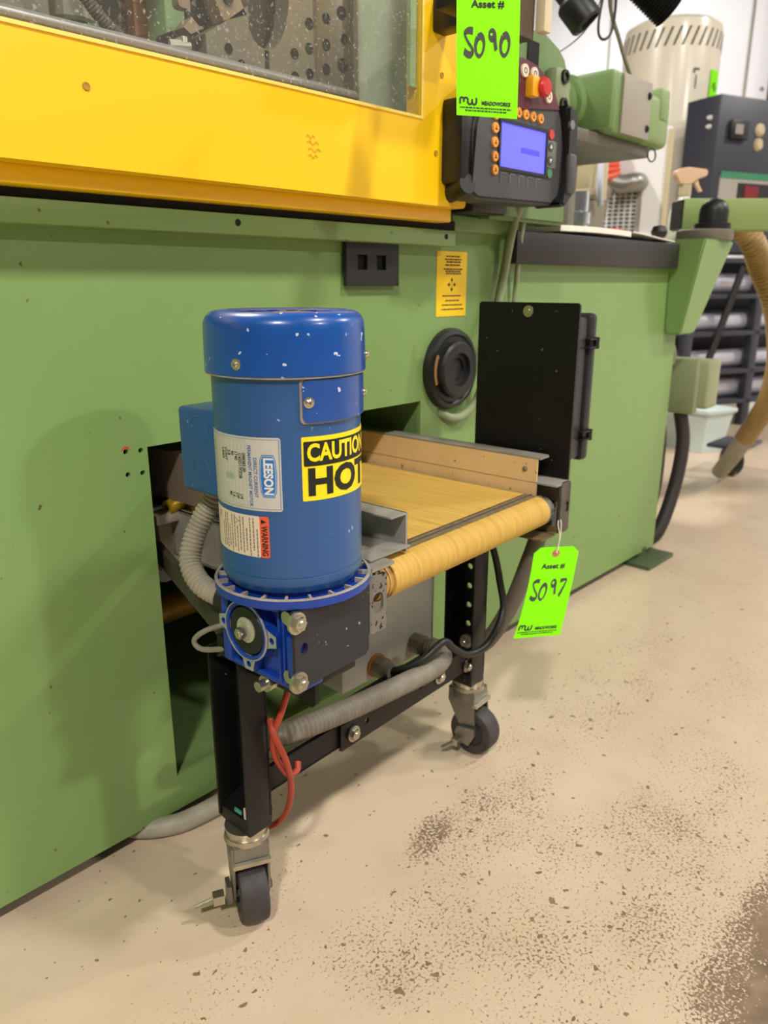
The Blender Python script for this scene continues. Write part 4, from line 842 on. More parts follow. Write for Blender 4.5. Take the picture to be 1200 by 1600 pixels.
for t_, a_, z_ in (('098383.00', 194.9, 0.490), ('C42D17FZ2B', 191.3, 0.487), ('1740', 187.6, 0.4945), ('90', 183.8, 0.496), ('2.8', 180.0, 0.496), ('CONT', 176.2, 0.4945), ('L4003', 172.2, 0.4945), ('1/4', 191.3, 0.463), ('DP', 187.6, 0.463), ('1.6', 183.8, 0.4635), ('40', 180.0, 0.464)):
    mb.text(t_, 0.0039, npm(a_, z_), bold=0.00012, xs=0.9)
C(mb, 'printing', LBLDARK, motor, smooth=0)
# warning label
mb = MB(); shellplate(mb, 146.0, 205.8, 0.4150, 0.4485, 0.0, 0.0003, 0.001); C(mb, 'warning_label', LBLCREAM, motor)
mb = MB(); shellplate(mb, 205.8, 213.2, 0.4150, 0.4485, 0.0, 0.0003, 0.0015); C(mb, 'warning_band', LBLORANGE, motor)
mb = MB(); mb.text('WARNING', 0.0068, npm(209.3, 0.4288), bold=0.00014, width=0.0245, slices=0.003)
f_ = npm(209.3, 0.4444); vs = [mb.bm.verts.new(f_(*p)) for p in ((-0.0018, -0.0022), (0.0018, -0.0022), (0.0, 0.0022))]; mb.bm.faces.new(vs)
C(mb, 'warning_lettering', INK, motor, smooth=0)
mb = MB(); a_ = 203.0; k = 0
while a_ > 163:
    z_ = 0.4465 if k % 3 else 0.438
    while z_ > 0.4175 + 0.004 * (k % 2):
        l = random.uniform(0.0012, 0.0035); mb.quad(g, a_, a_ + 1.1, z_ - l, z_, 1, 1); z_ -= l + 0.0006
    a_ -= 3.1; k += 1
f_ = npm(184, 0.4425)
for p0, p1 in (((-0.0025, -0.002), (0.0025, -0.002)), ((0.0025, -0.002), (0, 0.003)), ((0, 0.003), (-0.0025, -0.002))): mb.ribbon([p0, ((p0[0] + p1[0]) / 2, (p0[1] + p1[1]) / 2), p1], 0.0005, f_, 2)
for q in ((-0.002, 0.002), (0.002, -0.002)): mb.ribbon([(-q[0] * 1.3, -0.002), (0, 0), (q[0] * 1.3, 0.002)], 0.0007, npm(160, 0.4435), 2)
C(mb, 'fine_print', mat('grey_print', (132, 122, 108), 0.6), motor, smooth=0)
# caution sticker
mb = MB(); shellplate(mb, 239.2, 322.0, 0.4605, 0.5100, 0.0, 0.0004, 0.001); C(mb, 'caution_sticker', LBLYEL, motor)
mb = MB(); shellplate(mb, 240.6, 320.6, 0.4875, 0.5065, 0.0, 0.0006, 0.001); C(mb, 'caution_field', INK, motor)
cf = lambda a0, z0, d: (lambda x, y: cyl(TR + d)(a0 + x * DEG, z0 + y))
mb = MB(); mb.text('CAUTION', 0.0185, cf(275.6, 0.4972, 0.0008), bold=0.0006, width=0.0665, slices=0.003); C(mb, 'caution_lettering', LBLYEL, motor, smooth=0)
mb = MB(); mb.text('HOT', 0.0285, cf(275.6, 0.4740, 0.0007), bold=0.0012, width=0.0680, slices=0.003); C(mb, 'hot_lettering', INK, motor, smooth=0)
# junction box behind the shell
mb = MB(); mb.box((-0.060, 0.05, 0.0), (0.058, 0.105, 0.075), 0.004, 3, M=Matrix.Translation((MU + 0.03, MV + 0.005, 0.4425)))
jb = C(mb, 'junction_box', BLUE2, motor)
mb = MB()
for z in (0.499, 0.464):
    t = MB(); mb.plate([circ(MV + 0.080, z, 0.0125, 28), circ(MV + 0.080, z, 0.0121, 28)], 0.0004, Matrix(((0, 0, -1, MU + 0.03 - 0.0602), (1, 0, 0, 0), (0, 1, 0, 0), (0, 0, 0, 1)))); t.bm.free()
C(mb, 'knockout_ring', mat('worn_blue_ring', (70, 112, 160), 0.5), motor)
# flange between motor and gearbox
mb = MB(); FR = 0.0665
mb.lathe([(0.040, 0.366), (0.050, 0.366), (0.052, 0.3735), (FR - 0.002, 0.3738), (FR, 0.3752), (FR, 0.3818), (FR - 0.0006, 0.3825), (FR - 0.0026, 0.3825), (FR - 0.003, 0.379), (0.050, 0.379), (0.050, 0.386)], Mo, seg=96); fl = C(mb, 'flange', BLUE3, gb)
mb = MB(); mb.lathe([(FR - 0.0028, 0.3822), (FR - 0.0024, 0.3830), (FR - 0.0004, 0.3830), (FR + 0.0002, 0.3820)], Mo, seg=96)
for k in range(20):
    a = 2 * PI * k / 20 + 0.1; d = Vector((math.cos(a), math.sin(a), 0)); e = Vector((-d.y, d.x, 0))
    mb.hull([Mo + d * r_ + e * y + Vector((0, 0, z)) for r_ in (0.056, FR - 0.0018) for y in (-0.0011, 0.0011) for z in (0.3785, 0.3826)])
C(mb, 'flange_ribs', DUST, gb)

# ------------- wiring on the conveyor (world positions)
mb = MB(); mb.tube([(0.392, 0.575, 0.446), (0.389, 0.578, 0.43), (0.381, 0.585, 0.412), (0.371, 0.588, 0.392), (0.362, 0.583, 0.372), (0.360, 0.567, 0.357), (0.364, 0.550, 0.350), (0.370, 0.537, 0.347)], 0.0098, 16, rib=(0.0042, 0.0007)); CW(mb, 'flex_conduit', FLEX)
mb = MB(); mb.cyl((0.366, 0.545, 0.349), (0.374, 0.527, 0.345), 0.0115, seg=18); mb.box((0.362, 0.525, 0.315), (0.40, 0.545, 0.36), 0.006); CW(mb, 'conduit_elbow', BLACK)
mb = MB(); mb.tube([(0.372, 0.53, 0.325), (0.354, 0.55, 0.317), (0.345, 0.559, 0.307), (0.347, 0.551, 0.300), (0.357, 0.53, 0.304), (0.372, 0.515, 0.310)], 0.0026, 8); CW(mb, 'grey_wire', CONDUIT)
mb = MB(); mb.hull([Vector(p) + Vector((0, dy, dz)) for p in ((0.420, 0.74, 0.318), (0.366, 0.535, 0.303)) for dy in (0, 0.012) for dz in (0, 0.022)] + [Vector(p) + Vector((0.004, 0, dz)) for p in ((0.420, 0.74, 0.318), (0.366, 0.535, 0.303)) for dz in (0, 0.022)]); CW(mb, 'diagonal_brace', mat('worn_grey_brace', (84, 80, 70), 0.5, 0.4, vary=0.6, vscale=30, col2=(60, 56, 50)))
mb = MB(); mb.box((0.555, 0.585, 0.15), (0.725, 0.69, 0.30), 0.003); eb = CW(mb, 'drive_box', GREYBOX)
for x, z, l in ((0.612, 0.168, 0.028), (0.684, 0.173, 0.03)):
    mb = MB(); mb.cyl((x, 0.586, z), (x, 0.585 - l * 0.55, z), 0.0135, seg=8); mb.cyl((x, 0.585 - l * 0.55, z), (x, 0.585 - l, z), 0.012, 0.009, 18); gl_ = CW(mb, 'cable_gland', CONDUIT, eb)
mb = MB(); mb.cyl((0.612, 0.5855, 0.168), (0.612, 0.582, 0.168), 0.0152, seg=18); CW(mb, 'gland_washer', mat('rust_orange', (170, 112, 40), 0.7), eb)
mb = MB(); mb.tube([(0.684, 0.56, 0.173), (0.685, 0.545, 0.175), (0.676, 0.531, 0.172), (0.648, 0.527, 0.168), (0.595, 0.527, 0.170), (0.50, 0.528, 0.176), (0.435, 0.540, 0.176), (0.415, 0.57, 0.160), (0.43, 0.60, 0.13)], 0.0122, 14, rib=(0.005, 0.00025)); CW(mb, 'drive_conduit', CONDUIT)
mb = MB(); mb.tube([(0.43, 0.60, 0.13), (0.445, 0.625, 0.075), (0.46, 0.655, 0.03), (0.445, 0.676, 0.018), (0.41, 0.683, 0.0135), (0.38, 0.690, 0.013), (0.35, 0.712, 0.013), (0.33, 0.75, 0.013)], 0.0115, 14); CW(mb, 'floor_conduit', FLEX)
mb = MB(); mb.tube([(0.612, 0.562, 0.168), (0.618, 0.545, 0.175), (0.635, 0.525, 0.190), (0.660, 0.517, 0.205), (0.678, 0.515, 0.190), (0.706, 0.513, 0.172), (0.745, 0.510, 0.175), (0.782, 0.515, 0.205), (0.786, 0.525, 0.245), (0.784, 0.535, 0.285), (0.775, 0.545, 0.315)], 0.0048, 12); CW(mb, 'power_cord', BLACK)
mb = MB(); mb.tube([(0.815, 0.487, 0.319), (0.816, 0.490, 0.305), (0.814, 0.498, 0.275), (0.815, 0.525, 0.20), (0.806, 0.56, 0.135), (0.78, 0.60, 0.12), (0.72, 0.63, 0.155)], 0.0115, 14); CW(mb, 'box_conduit', mat('brown_grey_conduit', (110, 100, 92), 0.6, vary=0.4, vscale=30, col2=(92, 84, 76)))
# ------------- control box on its mounting plate (far side)
mb = MB(); mb.plate([rrect(0.002, 0.322, 0.143, 0.597, 0.004), circ(0.0705, 0.5865, 0.003, 10)], 0.0035, Matrix(((0, 0, -1, 0.3600), (1, 0, 0, 0), (0, 1, 0, 0), (0, 0, 0, 1)))); mp_ = C(mb, 'mounting_plate', BLACKP)
mb = MB(); mb.lathe([(0, 0.004), (0.003, 0.004), (0.0035, 0.002), (0.0068, 0.0018), (0.0072, 0)], (0.3582, 0.0705, 0.5865), (-1, 0, 0), 24); C(mb, 'plate_screw', ZINC, mp_)
mb = MB(); mb.cyl((0.3582, 0.128, 0.41), (0.357, 0.128, 0.41), 0.002, seg=10); C(mb, 'plate_rivet', STEEL, mp_)
mb = MB(); mb.box((0.3618, 0.012, 0.402), (0.405, 0.135, 0.580), 0.005); mb.box((0.405, 0.008, 0.398), (0.424, 0.139, 0.584), 0.006); mb.box((0.3618, 0.03, 0.392), (0.40, 0.11, 0.403), 0.004); bx = C(mb, 'control_box', mat('black_enclosure', (34, 34, 37), 0.42, vary=0.3, vscale=25, col2=(26, 26, 28)))
for z in (0.548, 0.432):
    mb = MB()
    for dz in (-0.006, 0.004): mb.box((0.397, 0.004, z + dz), (0.424, 0.012, z + dz + 0.002), 0.0006)
    mb.cyl((0.418, 0.006, z - 0.007), (0.418, 0.006, z + 0.007), 0.0034, seg=12); C(mb, 'latch', BLACK, bx)

# ------------------------------------------------------------------ red air hose looped round the leg bar
mb = MB(); mb.tube([(0.412, 0.505, 0.268), (0.404, 0.502, 0.249), (0.394, 0.500, 0.232), (0.386, 0.502, 0.214), (0.387, 0.502, 0.190), (0.401, 0.502, 0.163), (0.415, 0.505, 0.158), (0.420, 0.509, 0.164)], 0.0032, 10)
mb.tube([(0.388, 0.509, 0.226), (0.384, 0.499, 0.216), (0.393, 0.494, 0.186), (0.403, 0.500, 0.152), (0.410, 0.513, 0.117), (0.410, 0.528, 0.09), (0.402, 0.542, 0.079), (0.395, 0.555, 0.085)], 0.0032, 10)
o = mb.obj('air_hose', REDHOSE); tag(o, 'thin red hose knotted below the conveyor gearbox', 'hose')

# ------------------------------------------------------------------ asset tags
def tagmap(rows, width_n=1):
    """rows: list of (left, right) world points from top to bottom; a in 0..1 across, b in 0..1 downwards"""
    Lp = [Vector(r_[0]) for r_ in rows]; Rp = [Vector(r_[1]) for r_ in rows]
    def q(P, t):
        if len(P) == 2: return P[0].lerp(P[1], t)
        return P[0] * (2 * (t - 0.5) * (t - 1)) + P[1] * (-4 * t * (t - 1)) + P[2] * (2 * t * (t - 0.5))
    def fn(a, b, d=0.0):
        l, r_ = q(Lp, b), q(Rp, b); p = l.lerp(r_, a)
        e = 0.01; dn = (q(Lp, b + e) - q(Lp, b - e)); n = (r_ - l).cross(dn).normalized()
        if n.dot(Vector((0, 0, 0.62)) - p) < 0: n = -n
        return p + n * d
    return fn
def digit_strokes(ch):
    return {'5': [[(0.85, 0.98), (0.5, 1.0), (0.18, 0.93), (0.12, 0.84), (0.35, 0.6), (0.75, 0.33), (0.85, 0.18), (0.62, 0.06), (0.3, 0.1), (0.05, 0.2)]],
            '0': [[(0.3, 0.85), (0.12, 0.5), (0.2, 0.15), (0.5, 0.02), (0.8, 0.25), (0.88, 0.65), (0.65, 0.92), (0.3, 0.85)]],
            '9': [[(0.72, 0.78), (0.5, 0.62), (0.25, 0.70), (0.25, 0.92), (0.5, 1.0), (0.72, 0.84), (0.74, 0.5), (0.85, 0.12)]],
            '7': [[(0.1, 0.92), (0.45, 0.98), (0.82, 0.98), (0.72, 0.7), (0.5, 0.35), (0.25, 0.0)]]}[ch]
def asset_tag(label, fn, num, numbox, hand_w, grommet=True, aspect=2.0):
    t = thing('asset_tag', label, 'tag', tuple(fn(0.5, 1.0)), 0, 'green asset tags')
    def O(m_, n, ma, **k): return m_.obj(n, ma, t, world=True, **k)
    mb = MB(); c = 0.14; cy = c / aspect
    rows = [(0.0, c), (cy * 0.5, c / 2), (cy, 0.0)] + [(cy + (1 - cy) * k / 16, 0.0) for k in range(1, 17)]
    vt = []
    for d in (0.0, 0.0005):
        vt.append([[mb.bm.verts.new(fn(ins + (1 - 2 * ins) * i / 6, b, d)) for i in range(7)] for b, ins in rows])
    for s_ in range(2):
        for j in range(len(rows) - 1):
            for i in range(6): mb.bm.faces.new((vt[s_][j][i], vt[s_][j][i + 1], vt[s_][j + 1][i + 1], vt[s_][j + 1][i]))
    for j in range(len(rows) - 1):
        for i in (0, 6): mb.bm.faces.new((vt[0][j][i], vt[1][j][i], vt[1][j + 1][i], vt[0][j + 1][i]))
    for i in range(6):
        for j in (0, -1): mb.bm.faces.new((vt[0][j][i], vt[1][j][i], vt[1][j][i + 1], vt[0][j][i + 1]))
    O(mb, 'card', TAGC)
    f2 = lambda a, b: fn(a, b, 0.0009)
    mb = MB(); mb.quad(lambda a, b: fn(0.5 + b * math.cos(a), 0.075 + b * math.sin(a) / aspect, 0.001), 0, 2 * PI, 0.0, 0.085, 24, 1); O(mb, 'grommet', GROMMET, smooth=0)
    T1 = lambda a0, b0: (lambda x, y: f2(a0 + x, b0 - y / aspect))
    mb = MB(); mb.text('Asset #', 0.165, T1(0.49, 0.225), bold=0.005, slices=0.2); O(mb, 'printed_heading', INK, smooth=0)
    mb = MB(); x0, x1, y0, y1 = numbox
    for k, ch in enumerate(num):
        w = (x1 - x0) / 4
        for st in digit_strokes(ch):
            lift = 0.16 if ch in '97' else (0.06 if k == 3 else 0.0)
            mb.ribbon([(x0 + w * (k + 0.06 + 0.88 * p[0]) - (0.03 if k else 0), y0 + (y1 - y0) * (1 - p[1] * (1 if k == 0 else 0.86)) - lift * (y1 - y0)) for p in st], hand_w, lambda a, b: f2(a, b), 5, wf=lambda s_: 0.95 + 0.3 * math.cos(s_ * 7))
    O(mb, 'handwritten_number', INKBROWN, smooth=0)
    mb = MB()
    f = lambda x, y: f2(0.06 + x, 0.918 - y / aspect)
    mb.ribbon([(0.0, 0.0), (0.0, 0.075), (0.015, 0.10), (0.04, 0.10), (0.06, 0.08), (0.06, 0.03)], 0.03, f, 4)
    mb.ribbon([(0.06, 0.08), (0.08, 0.10), (0.10, 0.10), (0.125, 0.08), (0.125, 0.03), (0.145, 0.0), (0.175, 0.0), (0.195, 0.03), (0.195, 0.08)], 0.03, f, 4)
    mb.ribbon([(0.195, 0.03), (0.215, 0.0), (0.245, 0.0), (0.265, 0.03), (0.265, 0.105)], 0.03, f, 4)
    O(mb, 'logo_mark', INK, smooth=0)
    mb = MB(); mb.text('MEADOWORKS', 0.085, width=0.47, fn=T1(0.645, 0.908), bold=0.0045, slices=0.2); O(mb, 'logo_name', INK, smooth=0)
    mb = MB()
    for b, a0, a1 in ((0.938, 0.05, 0.90), (0.958, 0.14, 0.82)):
        a = a0
        while a < a1:
            l = random.uniform(0.015, 0.06); mb.quad(f2, a, min(a1, a + l), b, b + 0.009); a += l + 0.010
    O(mb, 'fine_print', INK, smooth=0)
    return t
rowsA = [((0.6768, 0.5345, 0.9095), (0.7193, 0.4890, 0.9090)), ((0.6618, 0.5210, 0.842), (0.7030, 0.4760, 0.840)), ((0.6475, 0.5075, 0.776), (0.6865, 0.4635, 0.772))]
fA = tagmap(rowsA)
tA = asset_tag('neon green asset tag reading 5090 hanging beside the yellow door', fA, '5090', (0.10, 0.90, 0.405, 0.585), 0.042, aspect=2.3)
mb = MB(); mb.tube([tuple(fA(0.5, 0.075, 0.002)), (0.70, 0.53, 0.905), (0.715, 0.548, 0.915)], 0.0007, 6); mb.obj('string', CREAM, tA, world=True)
rowsB = [((0.7838, 0.4744, 0.3034), (0.8143, 0.4289, 0.309)), ((0.7576, 0.4656, 0.2545), (0.787, 0.4219, 0.2614)), ((0.7263, 0.4615, 0.2038), (0.758, 0.4162, 0.2127))]
fB = tagmap(rowsB)
tB = asset_tag('neon green asset tag reading 5097 hanging from the conveyor end', fB, '5097', (0.08, 0.93, 0.385, 0.60), 0.036, aspect=2.1)
mb = MB(); mb.tube([tuple(fB(0.5, 0.075, 0.002)), (0.806, 0.452, 0.318), (0.811, 0.455, 0.334), (0.812, 0.4585, 0.338), (0.8065, 0.4565, 0.332), (0.803, 0.451, 0.318), tuple(fB(0.52, 0.08, 0.002))], 0.0007, 6); mb.obj('string', CREAM, tB, world=True)

# ------------------------------------------------------------------ things on the counter and machine bed
def curled(x0, x1, y0, y1, z, amp, th, ph):
    mb = MB()
    mb.slab(lambda u, v, d: Vector((u, v, z + d + amp * (0.5 + 0.5 * math.sin(ph + 9 * (u - x0))) * max(0.0, 1 - (v - y0) / 0.12))), x0, x1, y0, y1, 24, 8, 0, th)
    return mb
o = curled(1.15, 1.40, 0.683, 0.86, 0.6965, 0.006, 0.009, 0.3).obj('paper_stack', PAPER); tag(o, 'thin stack of white papers on the black counter just right of the terminal', 'paper', 'papers on the counter')
o = curled(1.412, 1.60, 0.685, 0.86, 0.6965, 0.014, 0.002, 2.2).obj('paper_sheet', PAPER); tag(o, 'curled white paper sheet near the right end of the black counter', 'paper', 'papers on the counter')
mb = MB(); mb.box((1.36, 0.70, 0.7125), (1.405, 0.76, 0.7155), 0.001); o = mb.obj('red_folder', mat('red_card', (206, 66, 60), 0.6)); tag(o, 'red card slip lying on the paper stack', 'card')
mb = MB(); mb.lathe([(0.010, 0), (0.010, 0.01), (0.014, 0.014), (0.016, 0.022), (0.012, 0.032), (0, 0.035)], (1.555, 0.70, 0.6955), seg=24); o = mb.obj('black_knob', BLACK); tag(o, 'small black knob at the right end of the counter', 'knob')
vb = thing('valve_block', 'cream valve block with hex nuts under the terminal', 'valve', (1.10, 0.76, 0.6955))
mb = MB(); mb.box((1.08, 0.735, 0.6955), (1.16, 0.80, 0.735), 0.006); mb.obj('block', CREAM, vb, world=True)
for k in range(3):
    mb = MB(); bolt(mb, (1.092 + k * 0.024, 0.735, 0.712), (0, -1, 0), 0.008, 0.012); mb.obj('nut', ZINC, vb, world=True)
# shelf on the far end of the machine with the spray bottle
mb = MB(); mb.box((1.69, 0.80, 0.66), (2.04, 1.02, 0.70), 0.003); W(mb, 'end_shelf', GREEN2)
sb = thing('spray_bottle', 'clear spray bottle with a peach trigger head behind the green beam', 'bottle', (1.955, 0.825, 0.70))
bp = Vector((1.955, 0.825, 0.70))
mb = MB(); mb.lathe([(0, 0), (0.030, 0), (0.033, 0.006), (0.033, 0.075), (0.028, 0.095), (0.014, 0.115), (0.012, 0.125), (0.0, 0.125)], bp, seg=28); mb.obj('bottle_body', mat('cloudy_plastic', (214, 208, 196), 0.3), sb, world=True)
def SBm(a, b, d): return bp + rt * a + zz * b + hd * d
mb = MB(); mb.cyl(bp + zz * 0.122, bp + zz * 0.148, 0.0145, seg=20); mb.obj('collar', BEIGE, sb, world=True)
mb = MB(); mb.prism([(-0.018, 0.146), (0.012, 0.146), (0.018, 0.160), (0.046, 0.164), (0.048, 0.180), (0.0, 0.186), (-0.022, 0.182), (-0.034, 0.172)], SBm, -0.011, 0.011)
bmesh.ops.bevel(mb.bm, geom=mb.bm.edges[:], offset=0.003, segments=2, affect='EDGES'); mb.obj('spray_head', SKIN, sb, world=True)
mb = MB(); mb.prism([(0.014, 0.162), (0.026, 0.162), (0.030, 0.148), (0.040, 0.132), (0.034, 0.130), (0.022, 0.146)], SBm, -0.006, 0.006); mb.obj('trigger', SKIN, sb, world=True)

# overhead arm that carries the black fittings and leads above the terminal
oa = thing('overhead_arm', 'black cylindrical fitting and leads hanging over the operator terminal', 'lamp', (1.01, 0.75, 0.955))
mb = MB(); mb.box((0.99, 0.735, 0.955), (1.02, 0.765, 1.36), 0.003); mb.box((0.99, 0.735, 1.33), (1.62, 0.765, 1.36), 0.003); mb.obj('arm', BLACK, oa, world=True)
c0 = Vector((1.300, 0.800, 1.10)); c1 = Vector((1.3265, 0.757, 1.040)); dax = (c1 - c0).normalized()
mb = MB(); mb.lathe([(0, 0), (0.016, 0), (0.018, 0.004), (0.018, 0.02), (0.026, 0.026), (0.028, 0.03), (0.028, 0.07), (0.025, 0.0735), (0.022, 0.0735), (0.021, 0.066), (0, 0.066)], c0, dax, 32); mb.obj('cylinder_fitting', BLACK, oa, world=True)  # black cylindrical fitting, use unknown
mb = MB(); mb.tube([tuple(c0), (1.29, 0.80, 1.16), (1.30, 0.78, 1.25), (1.31, 0.755, 1.335)], 0.006, 10); mb.obj('fitting_stalk', BROWN, oa, world=True)
mb = MB(); e0 = Vector((1.44, 0.77, 1.17)); e1 = Vector((1.525, 0.708, 1.098)); mb.tube([tuple(e0), tuple(e0.lerp(e1, 0.5)), tuple(e1)], 0.030, 20, rib=(0.006, 0.003)); mb.obj('ribbed_boot', BLACK, oa, world=True)
mb = MB(); mb.tube([tuple(e0), (1.42, 0.77, 1.22), (1.44, 0.755, 1.335)], 0.012, 12); mb.obj('boot_stem', BLACK, oa, world=True)
for k, pts in enumerate(([(1.40, 0.76, 1.335), (1.395, 0.765, 1.16), (1.372, 0.765, 1.06), (1.375, 0.76, 1.032), (1.392, 0.752, 1.04), (1.40, 0.75, 1.08), (1.405, 0.755, 1.16)],
                         [(1.41, 0.765, 1.335), (1.40, 0.765, 1.12), (1.45, 0.762, 1.04), (1.52, 0.765, 0.985)],
                         [(1.39, 0.765, 1.335), (1.38, 0.77, 1.09), (1.26, 0.79, 0.985), (1.12, 0.78, 0.945)])):
    mb = MB(); mb.tube(pts, (0.0024, 0.0036, 0.0013)[k], 8); mb.obj('lead', (BLACK, CONDUIT, CONDUIT)[k], oa, world=True)

# connector box on the machine's end with its leads
cbx = thing('connector_box', 'grey green connector box hung on the machine end', 'box', (1.80, 0.74, 0.33))
mb = MB(); mb.box((1.692, 0.735, 0.335), (1.775, 0.80, 0.445), 0.004); mb.obj('box_body', GREENGREY, cbx, world=True)
mb = MB(); mb.box((1.775, 0.675, 0.325), (1.80, 0.80, 0.452), 0.006); mb.obj('box_flange', GREENGREY, cbx, world=True)
mb = MB(); mb.box((1.80, 0.655, 0.337), (1.865, 0.78, 0.449), 0.008, 3); mb.obj('box_cover', mat('pale_grey_green', (156, 162, 126), 0.5, vary=0.3, vscale=12, col2=(138, 146, 108)), cbx, world=True)
mb = MB(); mb.tube([(1.70, 0.74, 0.50), (1.735, 0.735, 0.49), (1.762, 0.735, 0.465), (1.77, 0.74, 0.44)], 0.011, 12); mb.obj('conduit', FLEX, cbx, world=True)
for pts, r_ in (([(1.80, 0.715, 0.33), (1.80, 0.70, 0.25), (1.775, 0.70, 0.14), (1.725, 0.71, 0.04), (1.70, 0.745, 0.018)], 0.016), ([(1.745, 0.745, 0.335), (1.745, 0.735, 0.24), (1.735, 0.735, 0.12), (1.725, 0.76, 0.02)], 0.017)):
    mb = MB(); mb.tube(pts, r_, 14); mb.obj('black_lead', mat('brown_black_lead', (50, 42, 40), 0.55), cbx, world=True)

# tan vacuum hose from the beam to the floor
mb = MB(); hp = [(2.06, 0.735, 0.77), (2.101, 0.70, 0.715), (2.158, 0.690, 0.654), (2.219, 0.662, 0.559), (2.306, 0.660, 0.42), (2.374, 0.688, 0.305), (2.425, 0.728, 0.226), (2.452, 0.765, 0.160)]
mb.tube(hp, 0.029, 18, rib=(0.011, 0.0018)); vh = mb.obj('vacuum_hose', TANHOSE); tag(vh, 'ribbed tan hose hanging from the green beam to the floor', 'hose')
mb = MB(); mb.tube([(2.450, 0.763, 0.163), (2.485, 0.805, 0.095), (2.515, 0.85, 0.026)], lambda t: 0.029 - 0.004 * t, 18); mb.obj('hose_cuff', FLEX, vh)

# ------------------------------------------------------------------ far background
# cream drum with slanted vents
DC = Vector((3.70, 1.69, 0)); dr = thing('dryer_drum', 'tall cream enamelled drum with a band of slanted vents', 'drum', tuple(DC))
mb = MB(); mb.lathe([(0, 0.62), (0.19, 0.62), (0.205, 0.64), (0.208, 1.66), (0.203, 1.69), (0.18, 1.705), (0, 1.71)], DC, seg=72); mb.obj('drum_body', CREAM, dr, world=True)
mb = MB(); mb.lathe([(0, 0), (0.22, 0), (0.22, 0.1), (0.1, 0.2), (0.1, 0.62), (0, 0.62)], DC, seg=32); mb.obj('drum_stand', GREYPL, dr, world=True)
for k in range(36):
    a = 2 * PI * k / 36
    f_ = lambda s_, z, d, a=a: DC + Vector((math.cos(a + s_ / 0.208), math.sin(a + s_ / 0.208), 0)) * (0.2075 + d) + zz * z
    mb = MB(); P0 = [(-0.018, 1.585), (-0.010, 1.585), (0.018, 1.655), (0.010, 1.655)]
    mb.prism(P0, lambda s_, z, d, f_=f_: f_(s_, z, d), -0.004, 0.0018); mb.obj('vent_slot', BLACKHOLE, dr, world=True)
dir_ = (Vector((0, 0, 0)) - DC); dir_.z = 0; ang0 = math.atan2(dir_.y, dir_.x)
f_ = lambda s_, z: DC + Vector((math.cos(ang0 + s_ / 0.209), math.sin(ang0 + s_ / 0.209), 0)) * 0.2095 + zz * z
mb = MB(); mb.quad(f_, 0.10, 0.128, 1.49, 1.498, 3, 1); mb.quad(f_, 0.10, 0.107, 1.478, 1.498, 2, 1); mb.quad(f_, 0.112, 0.117, 1.42, 1.472, 1, 1); mb.obj('drum_logo', CHAR, dr, world=True, smooth=0)
tg = thing('asset_tag', 'small far asset tag in neon green stuck on the cream drum', 'tag', tuple(f_(0.20, 1.36)), 0, 'green asset tags')
fg = lambda s_, z: DC + Vector((math.cos(ang0 + s_ / 0.209), math.sin(ang0 + s_ / 0.209), 0)) * 0.214 + zz * z
mb = MB(); mb.slab(lambda a, b, d: DC + Vector((math.cos(ang0 + a / 0.209), math.sin(ang0 + a / 0.209), 0)) * (0.211 + d) + zz * b, 0.195, 0.265, 1.36, 1.50, 4, 1, 0, 0.002); mb.obj('card', TAGC, tg, world=True)
mb = MB(); mb.ribbon([(0.21, 1.43), (0.225, 1.45), (0.23, 1.42), (0.245, 1.44)], 0.006, fg, 4); mb.ribbon([(0.212, 1.392), (0.24, 1.396), (0.25, 1.39)], 0.006, fg, 4); mb.obj('scribble', INK, tg, world=True, smooth=0)

# white cabinet with grille, elbow and orange hose
wc_ = thing('dryer_cabinet', 'white floor cabinet with square grille behind the counter', 'cabinet', (2.75, 1.225, 0), R(24))
ROOTM[wc_.name] = Matrix.Translation((2.75, 1.225, 0))     # parts below are given unrotated about the near corner
mb = MB(); mb.box((2.75, 1.225, 0.02), (3.2, 1.75, 1.13), 0.006); mb.obj('cabinet_body', WHITE, wc_, world=True)
mb = MB(); mb.box((2.742, 1.218, 0.02), (2.77, 1.236, 1.12), 0.002); mb.obj('corner_trim', BEIGE, wc_, world=True)
mb = MB(); mb.plate([rrect(1.305, 0.765, 1.455, 0.945, 0.006), rrect(1.318, 0.778, 1.442, 0.932, 0.004)], 0.008, Matrix(((0, 0, -1, 2.747), (1, 0, 0, 0), (0, 1, 0, 0), (0, 0, 0, 1)))); mb.obj('grille_frame', GREYPL, wc_, world=True)
mb = MB()
for i in range(6):
    for j in range(11):
        y, z = 1.3295 + i * 0.0200, 0.784 + j * 0.0135; mb.box((2.7475, y - 0.0065, z - 0.0038), (2.7505, y + 0.0065, z + 0.0038))
mb.obj('grille_holes', mat('grille_dark', (78, 78, 82), 0.7), wc_, world=True, smooth=0)
mb = MB(); mb.tube([(2.72, 1.45, 1.13), (2.70, 1.43, 1.06), (2.685, 1.415, 0.985), (2.69, 1.405, 0.955)], 0.032, 16, rib=(0.014, 0.003)); mb.obj('outlet_hose', ORHOSE, wc_, world=True)
mb = MB(); mb.tube([(2.688, 1.418, 0.96), (2.69, 1.38, 0.945), (2.70, 1.335, 0.95), (2.75, 1.32, 0.955)], 0.032, 18); mb.obj('outlet_elbow', STEEL, wc_, world=True)
mb = MB(); mb.tube([(2.68, 1.46, 0.70), (2.68, 1.455, 0.80), (2.685, 1.44, 0.90), (2.69, 1.42, 0.94)], 0.028, 14); mb.obj('down_pipe', GREYPL, wc_, world=True)
